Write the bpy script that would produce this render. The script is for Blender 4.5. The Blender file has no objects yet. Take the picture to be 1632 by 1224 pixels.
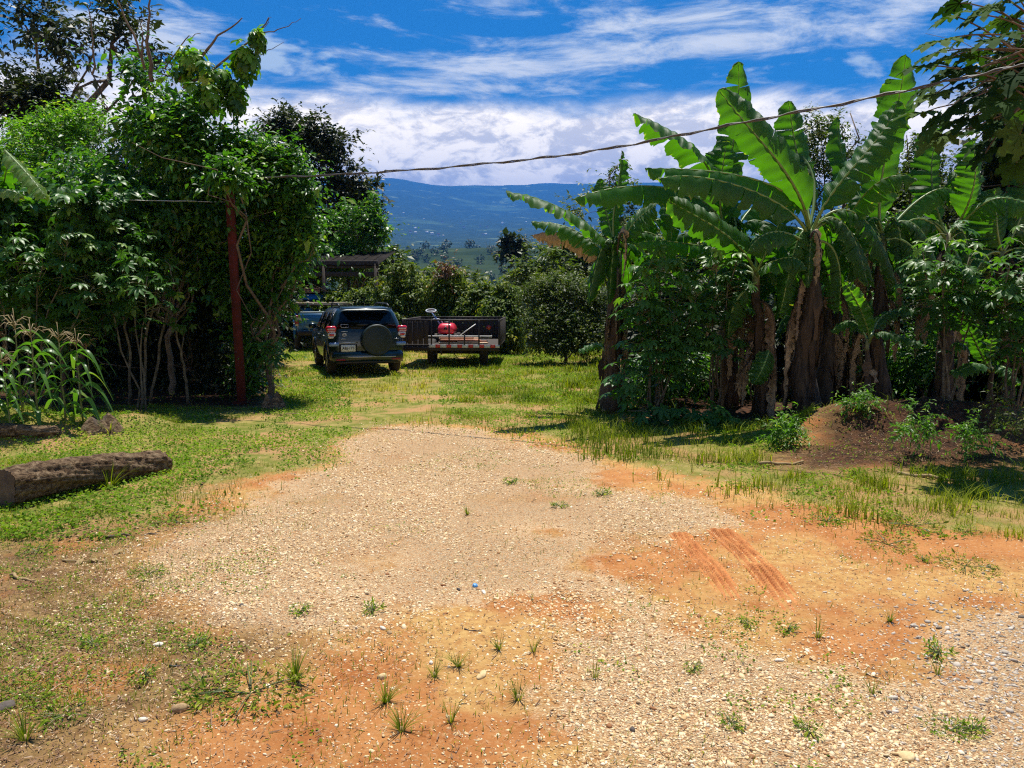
import bpy, math, random
import numpy as np
from mathutils import Vector, Matrix
R = math.radians
sc = bpy.context.scene
# ------------------------------------------------------------------ camera
F = 1224.0; PITCH = R(10.3); CAMZ = 1.65
cam_d = bpy.data.cameras.new("camera"); cam = bpy.data.objects.new("camera", cam_d)
sc.collection.objects.link(cam); sc.camera = cam
cam.location = (0, 0, CAMZ); cam.rotation_euler = (math.pi/2 - PITCH, 0, 0)
cam_d.sensor_width = 36; cam_d.lens = 36*F/1632.0; cam_d.clip_start = 0.05; cam_d.clip_end = 60000
# ------------------------------------------------------------------ render look
sc.view_settings.view_transform = 'Standard'; sc.view_settings.look = 'None'
sc.view_settings.exposure = 0.62; sc.view_settings.gamma = 1.0; sc.view_settings.use_curve_mapping = False
sc.cycles.max_bounces = 6; sc.cycles.diffuse_bounces = 2; sc.cycles.glossy_bounces = 2
sc.cycles.transmission_bounces = 4; sc.cycles.volume_bounces = 0; sc.cycles.transparent_max_bounces = 6
sc.cycles.sample_clamp_indirect = 6.0; sc.cycles.use_denoising = False; sc.cycles.filter_width = 1.2
# ------------------------------------------------------------------ sun + world
SUN_AZ = R(8)          # measured from +Y towards +X
SUN_EL = R(69)
sd = Vector((math.sin(SUN_AZ)*math.cos(SUN_EL), math.cos(SUN_AZ)*math.cos(SUN_EL), math.sin(SUN_EL)))
sun_d = bpy.data.lights.new("sun", 'SUN'); sun_d.energy = 5.0; sun_d.angle = R(0.5); sun_d.color = (1.0, 0.95, 0.86)
sun = bpy.data.objects.new("sun", sun_d); sc.collection.objects.link(sun)
sun.location = (0, 0, 40); sun.rotation_euler = sd.to_track_quat('Z', 'Y').to_euler()

def build_world():
    w = bpy.data.worlds.new("World"); sc.world = w; w.use_nodes = True
    nt = w.node_tree; N = nt.nodes; L = nt.links; N.clear()
    out = N.new('ShaderNodeOutputWorld'); bg = N.new('ShaderNodeBackground')
    sky = N.new('ShaderNodeTexSky'); sky.sky_type = 'NISHITA'; sky.sun_disc = False
    sky.sun_elevation = SUN_EL; sky.sun_rotation = SUN_AZ
    tc = N.new('ShaderNodeTexCoord'); sep = N.new('ShaderNodeSeparateXYZ'); L.new(tc.outputs['Generated'], sep.inputs[0])
    def math_(op, a, b=None, clamp=False):
        n = N.new('ShaderNodeMath'); n.operation = op; n.use_clamp = clamp
        for i, v in enumerate((a, b)):
            if v is None: continue
            if isinstance(v, (int, float)): n.inputs[i].default_value = v
            else: L.new(v, n.inputs[i])
        return n.outputs[0]
    def ramp(v, a, b):
        n = N.new('ShaderNodeMapRange'); n.interpolation_type = 'SMOOTHSTEP'
        n.inputs[1].default_value = a; n.inputs[2].default_value = b; L.new(v, n.inputs[0]); return n.outputs[0]
    def noise(sx, sy, sz, scale, det, rough=0.55, dist=0.0, off=(0, 0, 0)):
        m = N.new('ShaderNodeMapping'); m.inputs['Scale'].default_value = (sx, sy, sz); m.inputs['Location'].default_value = off
        L.new(tc.outputs['Generated'], m.inputs[0])
        n = N.new('ShaderNodeTexNoise'); n.inputs['Scale'].default_value = scale; n.inputs['Detail'].default_value = det
        n.inputs['Roughness'].default_value = rough; n.inputs['Distortion'].default_value = dist
        L.new(m.outputs[0], n.inputs['Vector']); return n.outputs['Fac']
    def mix(f, a, b):
        n = N.new('ShaderNodeMix'); n.data_type = 'RGBA'; L.new(f, n.inputs[0])
        for i, v in ((6, a), (7, b)):
            if isinstance(v, tuple): n.inputs[i].default_value = (*v, 1)
            else: L.new(v, n.inputs[i])
        return n.outputs[2]
    z = sep.outputs[2]
    # blue sky, a little deeper than the raw model
    mul = N.new('ShaderNodeMix'); mul.data_type = 'RGBA'; mul.blend_type = 'MULTIPLY'; mul.inputs[0].default_value = 1
    L.new(sky.outputs[0], mul.inputs[6]); mul.inputs[7].default_value = (0.06, 0.60, 1.22, 1)
    # streaks of high cloud
    st = noise(1.0, 1.0, 4.6, 7.5, 10, 0.66, 0.4, (3.1, 0.4, 0.9))
    st2 = noise(1.0, 1.0, 9.0, 2.2, 4, 0.5, 0.2, (7.7, 1.3, 0.1))
    streak = ramp(math_('ADD', math_('MULTIPLY', st, 0.7), math_('MULTIPLY', st2, 0.45)), 0.515, 0.72)
    # cumulus bank
    cb = noise(1.0, 1.0, 1.9, 13.0, 10, 0.6, 0.5, (0.3, 2.2, 0.5))
    cb2 = noise(1.0, 1.0, 2.0, 34.0, 8, 0.65, 0.6, (4.3, 0.2, 1.5))
    edge = math_('ADD', z, math_('MULTIPLY', math_('SUBTRACT', noise(1, 1, 3.4, 5, 8, 0.6, 0.3), 0.5), 0.11))
    bank = math_('SUBTRACT', 1.0, ramp(edge, 0.145, 0.190))
    small = math_('MULTIPLY', ramp(noise(1, 1, 2.6, 7.5, 7, 0.55, 0.2, (1.9, 5.0, 0.2)), 0.60, 0.70), 0.9)
    cov = math_('MAXIMUM', math_('MAXIMUM', bank, math_('MULTIPLY', streak, 0.92)), small)
    shade = math_('ADD', math_('MULTIPLY', cb, 0.6), math_('MULTIPLY', cb2, 0.4))
    shf = ramp(shade, 0.43, 0.56)
    ccol = mix(shf, (14.2, 13.2, 12.0), (27.0, 24.0, 19.0))
    thin = mix(streak, (8.4, 10.2, 11.6), (12.5, 12.8, 12.8))
    cc = mix(bank, thin, ccol)
    # soften cloud cover high overhead so that the zenith stays blue
    hi = ramp(z, 0.30, 0.5)
    cov = math_('MULTIPLY', cov, math_('SUBTRACT', 1.0, math_('MULTIPLY', hi, 0.92)))
    fin = mix(cov, mul.outputs[2], cc)
    L.new(fin, bg.inputs[0]); bg.inputs[1].default_value = 0.050; L.new(bg.outputs[0], out.inputs[0])
build_world()

# ------------------------------------------------------------------ projection helpers (photo pixels -> places)
CT, ST = math.cos(PITCH), math.sin(PITCH)
def ray(px, py):
    dx = (px-816)/F; dv = (612-py)/F
    return np.array([dx, CT+dv*ST, -ST+dv*CT])
def P(px, py, Y):
    d = ray(px, py); return np.array([0, 0, CAMZ]) + d*(Y/d[1])
def proj(x, y, z):
    zz = z-CAMZ; dep = y*CT - zz*ST; up = y*ST + zz*CT
    dep = np.where(dep < 0.05, 0.05, dep)
    return 816+F*x/dep, 612-F*up/dep
def G3(x, y, cx, cy, rx, ry, h):
    return h*np.exp(-((x-cx)/rx)**2 - ((y-cy)/ry)**2)
_rs = np.random.RandomState(5); _w = _rs.uniform(-1, 1, (14, 2)); _ph = _rs.uniform(0, 6.28, 14)
_lat = np.random.RandomState(5).uniform(-1, 1, (257, 257))
def vn(x, y):
    xi = np.floor(x).astype(int); yi = np.floor(y).astype(int); fx = x-xi; fy = y-yi; fx = fx*fx*(3-2*fx); fy = fy*fy*(3-2*fy); xi &= 255; yi &= 255
    return (_lat[yi, xi]*(1-fx)+_lat[yi, xi+1]*fx)*(1-fy)+(_lat[yi+1, xi]*(1-fx)+_lat[yi+1, xi+1]*fx)*fy
def wob(x, y, k=1.0):
    x = np.asarray(x, float)*k*.6+37.3; y = np.asarray(y, float)*k*.6+91.7; s = 0; a = 1
    for i in range(4): s = s+a*vn(x, y); x = x*2.03+11.1; y = y*2.03+5.7; a *= .55
    return s*.9
def H(x, y):
    x = np.asarray(x, float); y = np.asarray(y, float)
    b = np.where(y < 26, -0.07*y, -1.82-0.13*(y-26)-0.0004*(y-26)**2)
    b = b + 0.018*wob(x, y, 1.6)
    b = b + G3(x, y, 4.9, 9.0, 1.3, 0.72, 0.42) + G3(x, y, 3.9, 9.0, .5, .45, .16) + G3(x, y, 6.9, 8.7, 1.5, .7, .25) + .07*wob(x, y, 5)*G3(x, y, 5, 9, 1.6, .8, 1.)
    b = b + G3(x, y, -6.3, 8.9, 1.5, .55, .40) + G3(x, y, -4.7, 9.4, .45, .35, .16)
    b = b + 0.02*wob(x, y, 7.0)*np.exp(-((x-4.8)/2.2)**2-((y-8.6)/1.2)**2)
    return b
def G(px, py):
    d = ray(px, py); t = 0.5; o = np.array([0, 0, CAMZ])
    while t < 120:
        p = o+d*t
        if p[2] < float(H(p[0], p[1])): break
        t += 0.05 if t < 20 else 0.2
    a, b = t-0.2, t
    for _ in range(20):
        m = (a+b)/2; p = o+d*m
        if p[2] < float(H(p[0], p[1])): b = m
        else: a = m
    return o+d*b
def gz(x, y): return float(H(x, y))

# ------------------------------------------------------------------ mesh helpers
class MB:
    def __init__(s): s.V = []; s.L = []; s.S = []; s.M = []; s.A = []; s.n = 0
    def add(s, V, Fc, mat=0, var=0.5):
        V = np.asarray(V, float).reshape(-1, 3)
        if isinstance(Fc, np.ndarray):
            s.L.append((Fc+s.n).ravel()); s.S.append(np.full(len(Fc), Fc.shape[1])); k = len(Fc)
        else:
            s.L.append(np.array([i for f in Fc for i in f], int)+s.n); s.S.append(np.array([len(f) for f in Fc], int)); k = len(Fc)
        s.M.append(np.full(k, mat))
        s.A.append(np.full(len(V), var) if np.isscalar(var) else np.asarray(var, float))
        s.V.append(V); s.n += len(V)
    def inst(s, tV, tF, pos, Rm, sc_, mat=0, var=None):
        pos = np.asarray(pos); n = len(pos)
        if n == 0: return
        sc_ = np.asarray(sc_, float)
        if sc_.ndim == 1: sc_ = sc_[:, None]
        V = np.einsum('nij,nkj->nki', Rm, tV[None]*sc_[:, None, :]) + pos[:, None, :]
        Fc = (tF[None]+(np.arange(n)*len(tV))[:, None, None]).reshape(-1, tF.shape[1])
        v = np.random.RandomState(n).rand(n) if var is None else np.asarray(var)
        s.add(V.reshape(-1, 3), Fc, mat, np.repeat(v, len(tV)))
    def build(s, name, mats, parent=None, smooth=False, loc=None):
        me = bpy.data.meshes.new(name)
        V = np.concatenate(s.V); Lp = np.concatenate(s.L).astype(np.int32); S = np.concatenate(s.S).astype(np.int32)
        if loc is not None: V = V-np.asarray(loc)
        me.vertices.add(len(V)); me.vertices.foreach_set('co', V.astype(np.float32).ravel())
        me.loops.add(len(Lp)); me.loops.foreach_set('vertex_index', Lp)
        me.polygons.add(len(S)); st = np.zeros(len(S), np.int32); st[1:] = np.cumsum(S)[:-1]
        me.polygons.foreach_set('loop_start', st)
        if not isinstance(mats, (list, tuple)): mats = [mats]
        for m in mats: me.materials.append(m)
        me.polygons.foreach_set('material_index', np.concatenate(s.M).astype(np.int32))
        if smooth: me.polygons.foreach_set('use_smooth', np.ones(len(S), bool))
        me.update(calc_edges=True)
        at = me.attributes.new('var', 'FLOAT', 'POINT'); at.data.foreach_set('value', np.concatenate(s.A).astype(np.float32))
        o = bpy.data.objects.new(name, me); sc.collection.objects.link(o)
        if loc is not None and parent is None: o.location = Vector(loc)
        if parent is not None: o.parent = parent
        return o
    # primitives
    def tube(s, pts, rad, n=8, mat=0, var=0.5, cap=True):
        pts = np.asarray(pts, float); k = len(pts); rad = np.full(k, rad) if np.isscalar(rad) else np.asarray(rad, float)
        T = np.gradient(pts, axis=0); T /= np.linalg.norm(T, axis=1)[:, None]+1e-9
        a = np.linspace(0, 2*math.pi, n, endpoint=False); V = []
        ref = np.array([0, 0, 1.0]) if abs(T[0, 2]) < 0.9 else np.array([1.0, 0, 0])
        for i in range(k):
            u = np.cross(T[i], ref); u /= np.linalg.norm(u)+1e-9; v = np.cross(T[i], u); ref = np.cross(u, T[i])
            V.append(pts[i]+rad[i]*(np.cos(a)[:, None]*u+np.sin(a)[:, None]*v))
        Fc = []
        for i in range(k-1):
            for j in range(n): Fc.append((i*n+j, i*n+(j+1) % n, (i+1)*n+(j+1) % n, (i+1)*n+j))
        if cap: Fc.append(tuple(range(n))[::-1]); Fc.append(tuple((k-1)*n+j for j in range(n)))
        s.add(np.concatenate(V), Fc, mat, var)
    def cyl(s, p0, p1, r, n=16, mat=0, r1=None): s.tube([p0, p1], [r, r if r1 is None else r1], n, mat)
    def box(s, c, d, b=0.01, mat=0, Rm=None, var=0.5):
        h = np.asarray(d, float)/2; b = min(b, 0.45*float(d[0]), 0.45*float(d[1]), 0.45*float(d[2])); V = []; idx = {}
        for sx in (-1, 1):
            for sy in (-1, 1):
                for sz in (-1, 1):
                    sg = np.array([sx, sy, sz])
                    for ax in range(3):
                        q = h-b; q[ax] = h[ax]; idx[(sx, sy, sz, ax)] = len(V); V.append(sg*q)
        Fc = []
        def quad(f):
            p = np.array([V[i] for i in f]); nrm = np.cross(p[1]-p[0], p[2]-p[0])
            Fc.append(tuple(f) if np.dot(nrm, p.mean(0)) > 0 else tuple(f[::-1]))
        for ax in range(3):
            o1, o2 = [i for i in range(3) if i != ax]
            for sg in (-1, 1):
                f = []
                for a, bb in ((-1, -1), (1, -1), (1, 1), (-1, 1)):
                    k = [0, 0, 0]; k[ax] = sg; k[o1] = a; k[o2] = bb; f.append(idx[(*k, ax)])
                quad(f)
            for a in (-1, 1):
                for bb in (-1, 1):
                    k1 = [0, 0, 0]; k1[ax] = -1; k1[o1] = a; k1[o2] = bb; k2 = list(k1); k2[ax] = 1
                    quad([idx[(*k1, o1)], idx[(*k2, o1)], idx[(*k2, o2)], idx[(*k1, o2)]])
        for sx in (-1, 1):
            for sy in (-1, 1):
                for sz in (-1, 1): quad([idx[(sx, sy, sz, a)] for a in range(3)])
        V = np.array(V)
        if Rm is not None: V = V @ np.asarray(Rm).T
        s.add(V+np.asarray(c, float), Fc, mat, var)
def rotz(a): c, s = math.cos(a), math.sin(a); return np.array([[c, -s, 0], [s, c, 0], [0, 0, 1.0]])
def rotx(a): c, s = math.cos(a), math.sin(a); return np.array([[1.0, 0, 0], [0, c, -s], [0, s, c]])
def roty(a): c, s = math.cos(a), math.sin(a); return np.array([[c, 0, s], [0, 1.0, 0], [-s, 0, c]])
def frames(tip, nrm):
    y = tip/(np.linalg.norm(tip, axis=1)[:, None]+1e-9)
    x = np.cross(y, nrm); x /= np.linalg.norm(x, axis=1)[:, None]+1e-9
    z = np.cross(x, y); return np.stack([x, y, z], axis=2)
def tag(o, label=None, cat=None, group=None, kind=None):
    if label: o['label'] = label
    if cat: o['category'] = cat
    if group: o['group'] = group
    if kind: o['kind'] = kind
    return o
def empty(name, loc, rot=(0, 0, 0)):
    o = bpy.data.objects.new(name, None); sc.collection.objects.link(o); o.location = Vector(loc); o.rotation_euler = rot
    o.empty_display_size = .2; return o
def copy_tree(o, loc=None, rz=None, s=None):
    c = o.copy(); sc.collection.objects.link(c)
    for ch in list(o.children):
        d = ch.copy(); sc.collection.objects.link(d); d.parent = c
        for g in list(ch.children):
            e = g.copy(); sc.collection.objects.link(e); e.parent = d
    if loc is not None: c.location = Vector(loc)
    if rz is not None: c.rotation_euler = (o.rotation_euler[0], o.rotation_euler[1], rz)
    if s is not None: c.scale = (s, s, s)
    return c

# ------------------------------------------------------------------ materials
def mat_basic(name, col, rough=0.6, metal=0.0, spec=0.5, noise=0.0, nscale=8.0, col2=None, bump=0.0, bscale=30.0, stretch=(1, 1, 1), coat=0.0):
    m = bpy.data.materials.new(name); m.use_nodes = True; nt = m.node_tree; N = nt.nodes; L = nt.links
    b = N['Principled BSDF']; b.inputs['Base Color'].default_value = (*col, 1); b.inputs['Roughness'].default_value = rough
    b.inputs['Metallic'].default_value = metal; b.inputs['Specular IOR Level'].default_value = spec
    if coat: b.inputs['Coat Weight'].default_value = coat; b.inputs['Coat Roughness'].default_value = 0.06
    tc = N.new('ShaderNodeTexCoord'); mp = N.new('ShaderNodeMapping'); mp.inputs['Scale'].default_value = stretch
    L.new(tc.outputs['Object'], mp.inputs[0])
    if col2 is not None:
        n = N.new('ShaderNodeTexNoise'); n.inputs['Scale'].default_value = nscale; n.inputs['Detail'].default_value = 8; n.inputs['Roughness'].default_value = .65
        L.new(mp.outputs[0], n.inputs['Vector'])
        r = N.new('ShaderNodeMapRange'); r.inputs[1].default_value = .38; r.inputs[2].default_value = .62; L.new(n.outputs['Fac'], r.inputs[0])
        mx = N.new('ShaderNodeMix'); mx.data_type = 'RGBA'; mx.inputs[6].default_value = (*col, 1); mx.inputs[7].default_value = (*col2, 1)
        L.new(r.outputs[0], mx.inputs[0]); L.new(mx.outputs[2], b.inputs['Base Color'])
    if bump:
        n = N.new('ShaderNodeTexNoise'); n.inputs['Scale'].default_value = bscale; n.inputs['Detail'].default_value = 8
        L.new(mp.outputs[0], n.inputs['Vector']); bp = N.new('ShaderNodeBump'); bp.inputs['Strength'].default_value = bump; bp.inputs['Distance'].default_value = .02
        L.new(n.outputs['Fac'], bp.inputs['Height']); L.new(bp.outputs[0], b.inputs['Normal'])
    return m
def mat_leaf(name, c1, c2, c3=None, trans=0.4, rough=0.45, tcol=(1.6, 2.0, 0.5), spec=0.4, bright=1.0, ribs=0.0, nscale=0.9):
    m = bpy.data.materials.new(name); m.use_nodes = True; nt = m.node_tree; N = nt.nodes; L = nt.links
    b = N['Principled BSDF']; out = N['Material Output']; b.inputs['Roughness'].default_value = rough; b.inputs['Specular IOR Level'].default_value = spec
    at = N.new('ShaderNodeAttribute'); at.attribute_name = 'var'
    cr = N.new('ShaderNodeValToRGB'); e = cr.color_ramp.elements
    e[0].color = (*c1, 1); e[0].position = 0.1; e[1].color = (*c2, 1); e[1].position = .75
    if c3 is not None: q = e.new(.97); q.color = (*c3, 1)
    # slow drift of hue through the crown
    tc = N.new('ShaderNodeTexCoord'); n = N.new('ShaderNodeTexNoise'); n.inputs['Scale'].default_value = nscale; n.inputs['Detail'].default_value = 3
    L.new(tc.outputs['Object'], n.inputs['Vector'])
    a = N.new('ShaderNodeMath'); a.operation = 'MULTIPLY_ADD'; L.new(n.outputs['Fac'], a.inputs[0]); a.inputs[1].default_value = 0.9; a.inputs[2].default_value = -0.45
    s2 = N.new('ShaderNodeMath'); s2.operation = 'ADD'; L.new(at.outputs['Fac'], s2.inputs[0]); L.new(a.outputs[0], s2.inputs[1])
    L.new(s2.outputs[0], cr.inputs[0]); L.new(cr.outputs[0], b.inputs['Base Color'])
    tr = N.new('ShaderNodeBsdfTranslucent'); mul = N.new('ShaderNodeMix'); mul.data_type = 'RGBA'; mul.blend_type = 'MULTIPLY'; mul.inputs[0].default_value = 1
    L.new(cr.outputs[0], mul.inputs[6]); mul.inputs[7].default_value = (*tcol, 1); L.new(mul.outputs[2], tr.inputs[0])
    mx = N.new('ShaderNodeMixShader'); mx.inputs[0].default_value = trans; L.new(b.outputs[0], mx.inputs[1]); L.new(tr.outputs[0], mx.inputs[2]); L.new(mx.outputs[0], out.inputs[0])
    return m
M = {}
M['bark'] = mat_basic('bark', (.10, .075, .05), .9, col2=(.20, .17, .13), nscale=6, bump=.6, stretch=(1, 1, .3))
M['bark_pale'] = mat_basic('pale_bark', (.17, .15, .10), .9, col2=(.06, .05, .035), nscale=9, bump=.3)
M['twig'] = mat_basic('twig', (.16, .11, .07), .9, col2=(.07, .05, .035), nscale=12)
M['leafA'] = mat_leaf('vine_leaf', (.020, .060, .010), (.070, .18, .018), (.20, .28, .03), .40, .40)
M['leafB'] = mat_leaf('bright_leaf', (.035, .095, .010), (.13, .27, .022), (.32, .36, .05), .45, .42)
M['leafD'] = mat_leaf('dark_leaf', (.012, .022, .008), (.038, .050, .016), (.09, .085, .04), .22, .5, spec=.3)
M['leafO'] = mat_leaf('olive_leaf', (.026, .045, .008), (.10, .14, .022), (.22, .22, .04), .28, .5, spec=.3)
M['leafC'] = mat_leaf('cassava_leaf', (.024, .072, .012), (.060, .155, .022), (.17, .27, .045), .36, .42, (1.7, 2.1, .4), .4)
M['leafP'] = mat_leaf('papaya_leaf', (.010, .030, .006), (.034, .075, .014), (.08, .13, .03), .25, .85, spec=.1)
M['coffee'] = mat_leaf('coffee_leaf', (.032, .065, .008), (.13, .19, .018), (.32, .30, .04), .32, .5, (1.5, 1.6, .4), .25)
M['coffeeR'] = mat_leaf('reddish_leaf', (.06, .05, .015), (.22, .10, .04), (.40, .14, .06), .30, .45, (1.5, 1.2, .6))
M['corn'] = mat_leaf('corn_leaf', (.035, .095, .018), (.10, .21, .03), (.28, .28, .08), .38, .36)
M['dry'] = mat_leaf('dry_leaf', (.030, .020, .013), (.13, .085, .048), (.38, .28, .17), .12, .8, (1.1, 1, .8), .2)
M['grass'] = mat_leaf('grass', (.060, .120, .008), (.25, .29, .018), (.46, .42, .10), .34, .7, (1.5, 1.6, .4), .15, nscale=.9)
M['clover'] = mat_leaf('clover', (.050, .115, .008), (.20, .31, .018), (.42, .40, .06), .36, .7, (1.6, 1.8, .4), .12, nscale=.8)
M['straw'] = mat_leaf('straw', (.22, .14, .06), (.50, .36, .17), (.68, .54, .32), .15, .75, (1, 1, .8), .2)
M['litter'] = mat_leaf('litter', (.12, .06, .03), (.30, .17, .09), (.52, .40, .26), .05, .8, (1, 1, 1), .2)
M['tassel'] = mat_basic('tassel', (.34, .26, .13), .8)
M['black'] = mat_basic('black_plastic', (.012, .012, .013), .5)
M['rubber'] = mat_basic('tyre_rubber', (.022, .02, .018), .85, col2=(.06, .045, .03), nscale=5)
M['paint'] = mat_basic('dark_teal_paint', (.005, .020, .024), .30, .2, .5, coat=.6, col2=(.008, .023, .026), nscale=3)
M['cover'] = mat_basic('tyre_cover', (.008, .020, .021), .50, 0, .4, bump=.05, bscale=10)
M['bluepaint'] = mat_basic('blue_paint', (.012, .13, .30), .45, .1, .5, col2=(.03, .14, .27), nscale=4, coat=.3)
M['navy'] = mat_basic('navy_paint', (.008, .02, .06), .5, .1, col2=(.02, .035, .07), nscale=4)
M['glass'] = mat_basic('dark_glass', (.004, .005, .006), .10, 0, .22)
M['redlight'] = mat_basic('red_lens', (.62, .02, .03), .18, 0, .6, coat=.5)
M['reddim'] = mat_basic('red_reflector', (.26, .012, .014), .25)
M['whitelens'] = mat_basic('clear_lens', (.75, .70, .70), .15, 0, .7)
M['chrome'] = mat_basic('chrome', (.55, .56, .58), .22, 1.0)
M['alloy'] = mat_basic('alloy', (.42, .43, .44), .35, .8)
M['plate'] = mat_basic('plate_white', (.70, .71, .68), .5)
M['white'] = mat_basic('white_paint', (.75, .74, .70), .5, col2=(.6, .57, .5), nscale=9)
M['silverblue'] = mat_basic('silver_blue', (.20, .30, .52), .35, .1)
M['redpaint'] = mat_basic('red_machine_paint', (.68, .02, .035), .33, 0, .5, coat=.4)
M['redtape'] = mat_basic('red_tape', (.62, .03, .02), .4, col2=(.45, .03, .02), nscale=20)
M['whitetape'] = mat_basic('white_tape', (.62, .64, .60), .4, col2=(.45, .46, .42), nscale=25)
M['darkwood'] = mat_basic('dark_wood', (.020, .014, .010), .8, col2=(.050, .034, .024), nscale=7, stretch=(3, 3, .5), bump=.3)
M['lumber'] = mat_basic('pale_lumber', (.58, .42, .24), .7, col2=(.70, .55, .34), nscale=5, stretch=(.4, 5, 5))
M['redlumber'] = mat_basic('reddish_lumber', (.36, .13, .07), .75, col2=(.52, .24, .13), nscale=6, stretch=(.5, 5, 5))
M['rust'] = mat_basic('rusty_red_steel', (.10, .016, .011), .8, .0, .2, col2=(.055, .014, .009), nscale=7, bump=.15)
M['steel'] = mat_basic('black_steel', (.018, .016, .015), .6, .3, col2=(.04, .028, .02), nscale=10)
M['grey'] = mat_basic('grey_plastic', (.42, .45, .48), .45)
M['cable'] = mat_basic('cable_black', (.07, .065, .06), .5, 0, .5)
M['stone'] = None
M['tin'] = mat_basic('old_roof_tin', (.006, .005, .004), .9, .0, .1, col2=(.022, .016, .012), nscale=3)

def mat_stone(name, cols):
    m = bpy.data.materials.new(name); m.use_nodes = True; nt = m.node_tree; N = nt.nodes; L = nt.links
    b = N['Principled BSDF']; b.inputs['Roughness'].default_value = .85; b.inputs['Specular IOR Level'].default_value = .3
    at = N.new('ShaderNodeAttribute'); at.attribute_name = 'var'; cr = N.new('ShaderNodeValToRGB')
    e = cr.color_ramp.elements; e[0].color = (*cols[0], 1); e[0].position = 0; e[1].color = (*cols[-1], 1); e[1].position = 1
    for i, c in enumerate(cols[1:-1]): q = e.new((i+1)/(len(cols)-1)); q.color = (*c, 1)
    L.new(at.outputs['Fac'], cr.inputs[0])
    tc = N.new('ShaderNodeTexCoord'); n = N.new('ShaderNodeTexNoise'); n.inputs['Scale'].default_value = 60; n.inputs['Detail'].default_value = 4; L.new(tc.outputs['Object'], n.inputs['Vector'])
    r = N.new('ShaderNodeMapRange'); r.inputs[3].default_value = .65; r.inputs[4].default_value = 1.2; L.new(n.outputs['Fac'], r.inputs[0])
    mu = N.new('ShaderNodeVectorMath'); mu.operation = 'SCALE'; L.new(cr.outputs[0], mu.inputs[0]); L.new(r.outputs[0], mu.inputs['Scale']); L.new(mu.outputs[0], b.inputs['Base Color'])
    return m
M['stone'] = mat_stone('pebbles', [(.30, .13, .05), (.56, .34, .15), (.72, .49, .24), (.82, .63, .36), (.73, .56, .35), (.90, .77, .54)])
M['stone2'] = mat_stone('grey_pebbles', [(.18, .14, .10), (.42, .35, .27), (.56, .48, .38), (.68, .60, .50)])

def inside(px, py, poly):
    poly = np.asarray(poly, float); r = np.zeros(px.shape, bool); j = len(poly)-1
    for i in range(len(poly)):
        xi, yi = poly[i]; xj, yj = poly[j]
        c = ((yi > py) != (yj > py)) & (px < (xj-xi)*(py-yi)/(yj-yi+1e-9)+xi); r ^= c; j = i
    return r
POLY_GRAVEL = [(600, 680), (565, 705), (480, 755), (385, 800), (330, 860), (275, 930), (360, 985), (470, 975), (560, 1000), (640, 950), (720, 950), (760, 985), (880, 990), (900, 1060), (960, 1100),
               (1000, 1300), (1500, 1300), (1480, 1150), (1330, 1060), (1250, 1030), (1150, 1000), (1090, 940), (1020, 885), (1055, 850), (1150, 845), (1165, 800), (1060, 770), (900, 735), (810, 700), (700, 680)]
POLY_ROAD = [(1900, 940), (1632, 1000), (1570, 1030), (1545, 1090), (1550, 1150), (1530, 1300), (2100, 1300)]
POLY_RED1 = [(1030, 870), (1060, 852), (1150, 850), (1190, 850), (1250, 930), (1240, 990), (1180, 1000), (1130, 950), (1090, 925)]
POLY_RED2 = [(1150, 790), (1300, 800), (1700, 855), (1700, 910), (1400, 880), (1180, 850), (1140, 820)]
POLY_RED3 = [(1700, 940), (1560, 1010), (1520, 1070), (1440, 1050), (1340, 1020), (1330, 1010), (1440, 1020), (1520, 980), (1700, 900)]
POLY_RED4 = [(600, 1000), (650, 950), (720, 955), (760, 990), (900, 1010), (960, 1100), (960, 1240), (760, 1300), (330, 1300), (300, 1140), (420, 1100), (520, 1020)]
POLY_SAND = [(1190, 860), (1400, 885), (1700, 905), (1700, 950), (1540, 970), (1440, 1020), (1300, 1010), (1240, 985)]
POLY_GREEN = [(-900, 560), (2600, 560), (2600, 860), (1632, 850), (1420, 815), (1290, 800), (1190, 765), (1060, 750), (930, 730), (860, 700), (760, 680), (620, 672), (560, 700), (480, 745), (330, 790), (240, 850), (120, 900), (-900, 1000)]
POLY_DRY = [(-900, 900), (120, 880), (260, 830), (380, 790), (350, 860), (290, 930), (400, 1000), (560, 1010), (480, 1100), (330, 1150), (200, 1300), (-900, 1300)]
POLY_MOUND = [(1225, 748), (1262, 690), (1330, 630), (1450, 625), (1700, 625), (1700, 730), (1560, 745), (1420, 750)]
POLY_BARE = [(770, 850), (1090, 640), (1230, 640), (1250, 700), (1100, 700)]
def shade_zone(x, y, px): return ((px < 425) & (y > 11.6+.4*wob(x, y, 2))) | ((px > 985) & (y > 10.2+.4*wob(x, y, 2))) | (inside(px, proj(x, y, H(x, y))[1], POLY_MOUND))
def zones(x, y, z):
    px, py = proj(x, y, z)
    d = np.maximum(y, 1.5)
    wx = wob(x, y, 2.0)*0.45 + wob(y, x, 11.0)*0.15; wy = wob(x+9, y-4, 2.2)*0.38 + wob(x, y+5, 12.0)*0.12
    px2 = px+wx*F/d; py2 = py+wy*F*1.6/(d*d)
    return px2, py2
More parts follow.
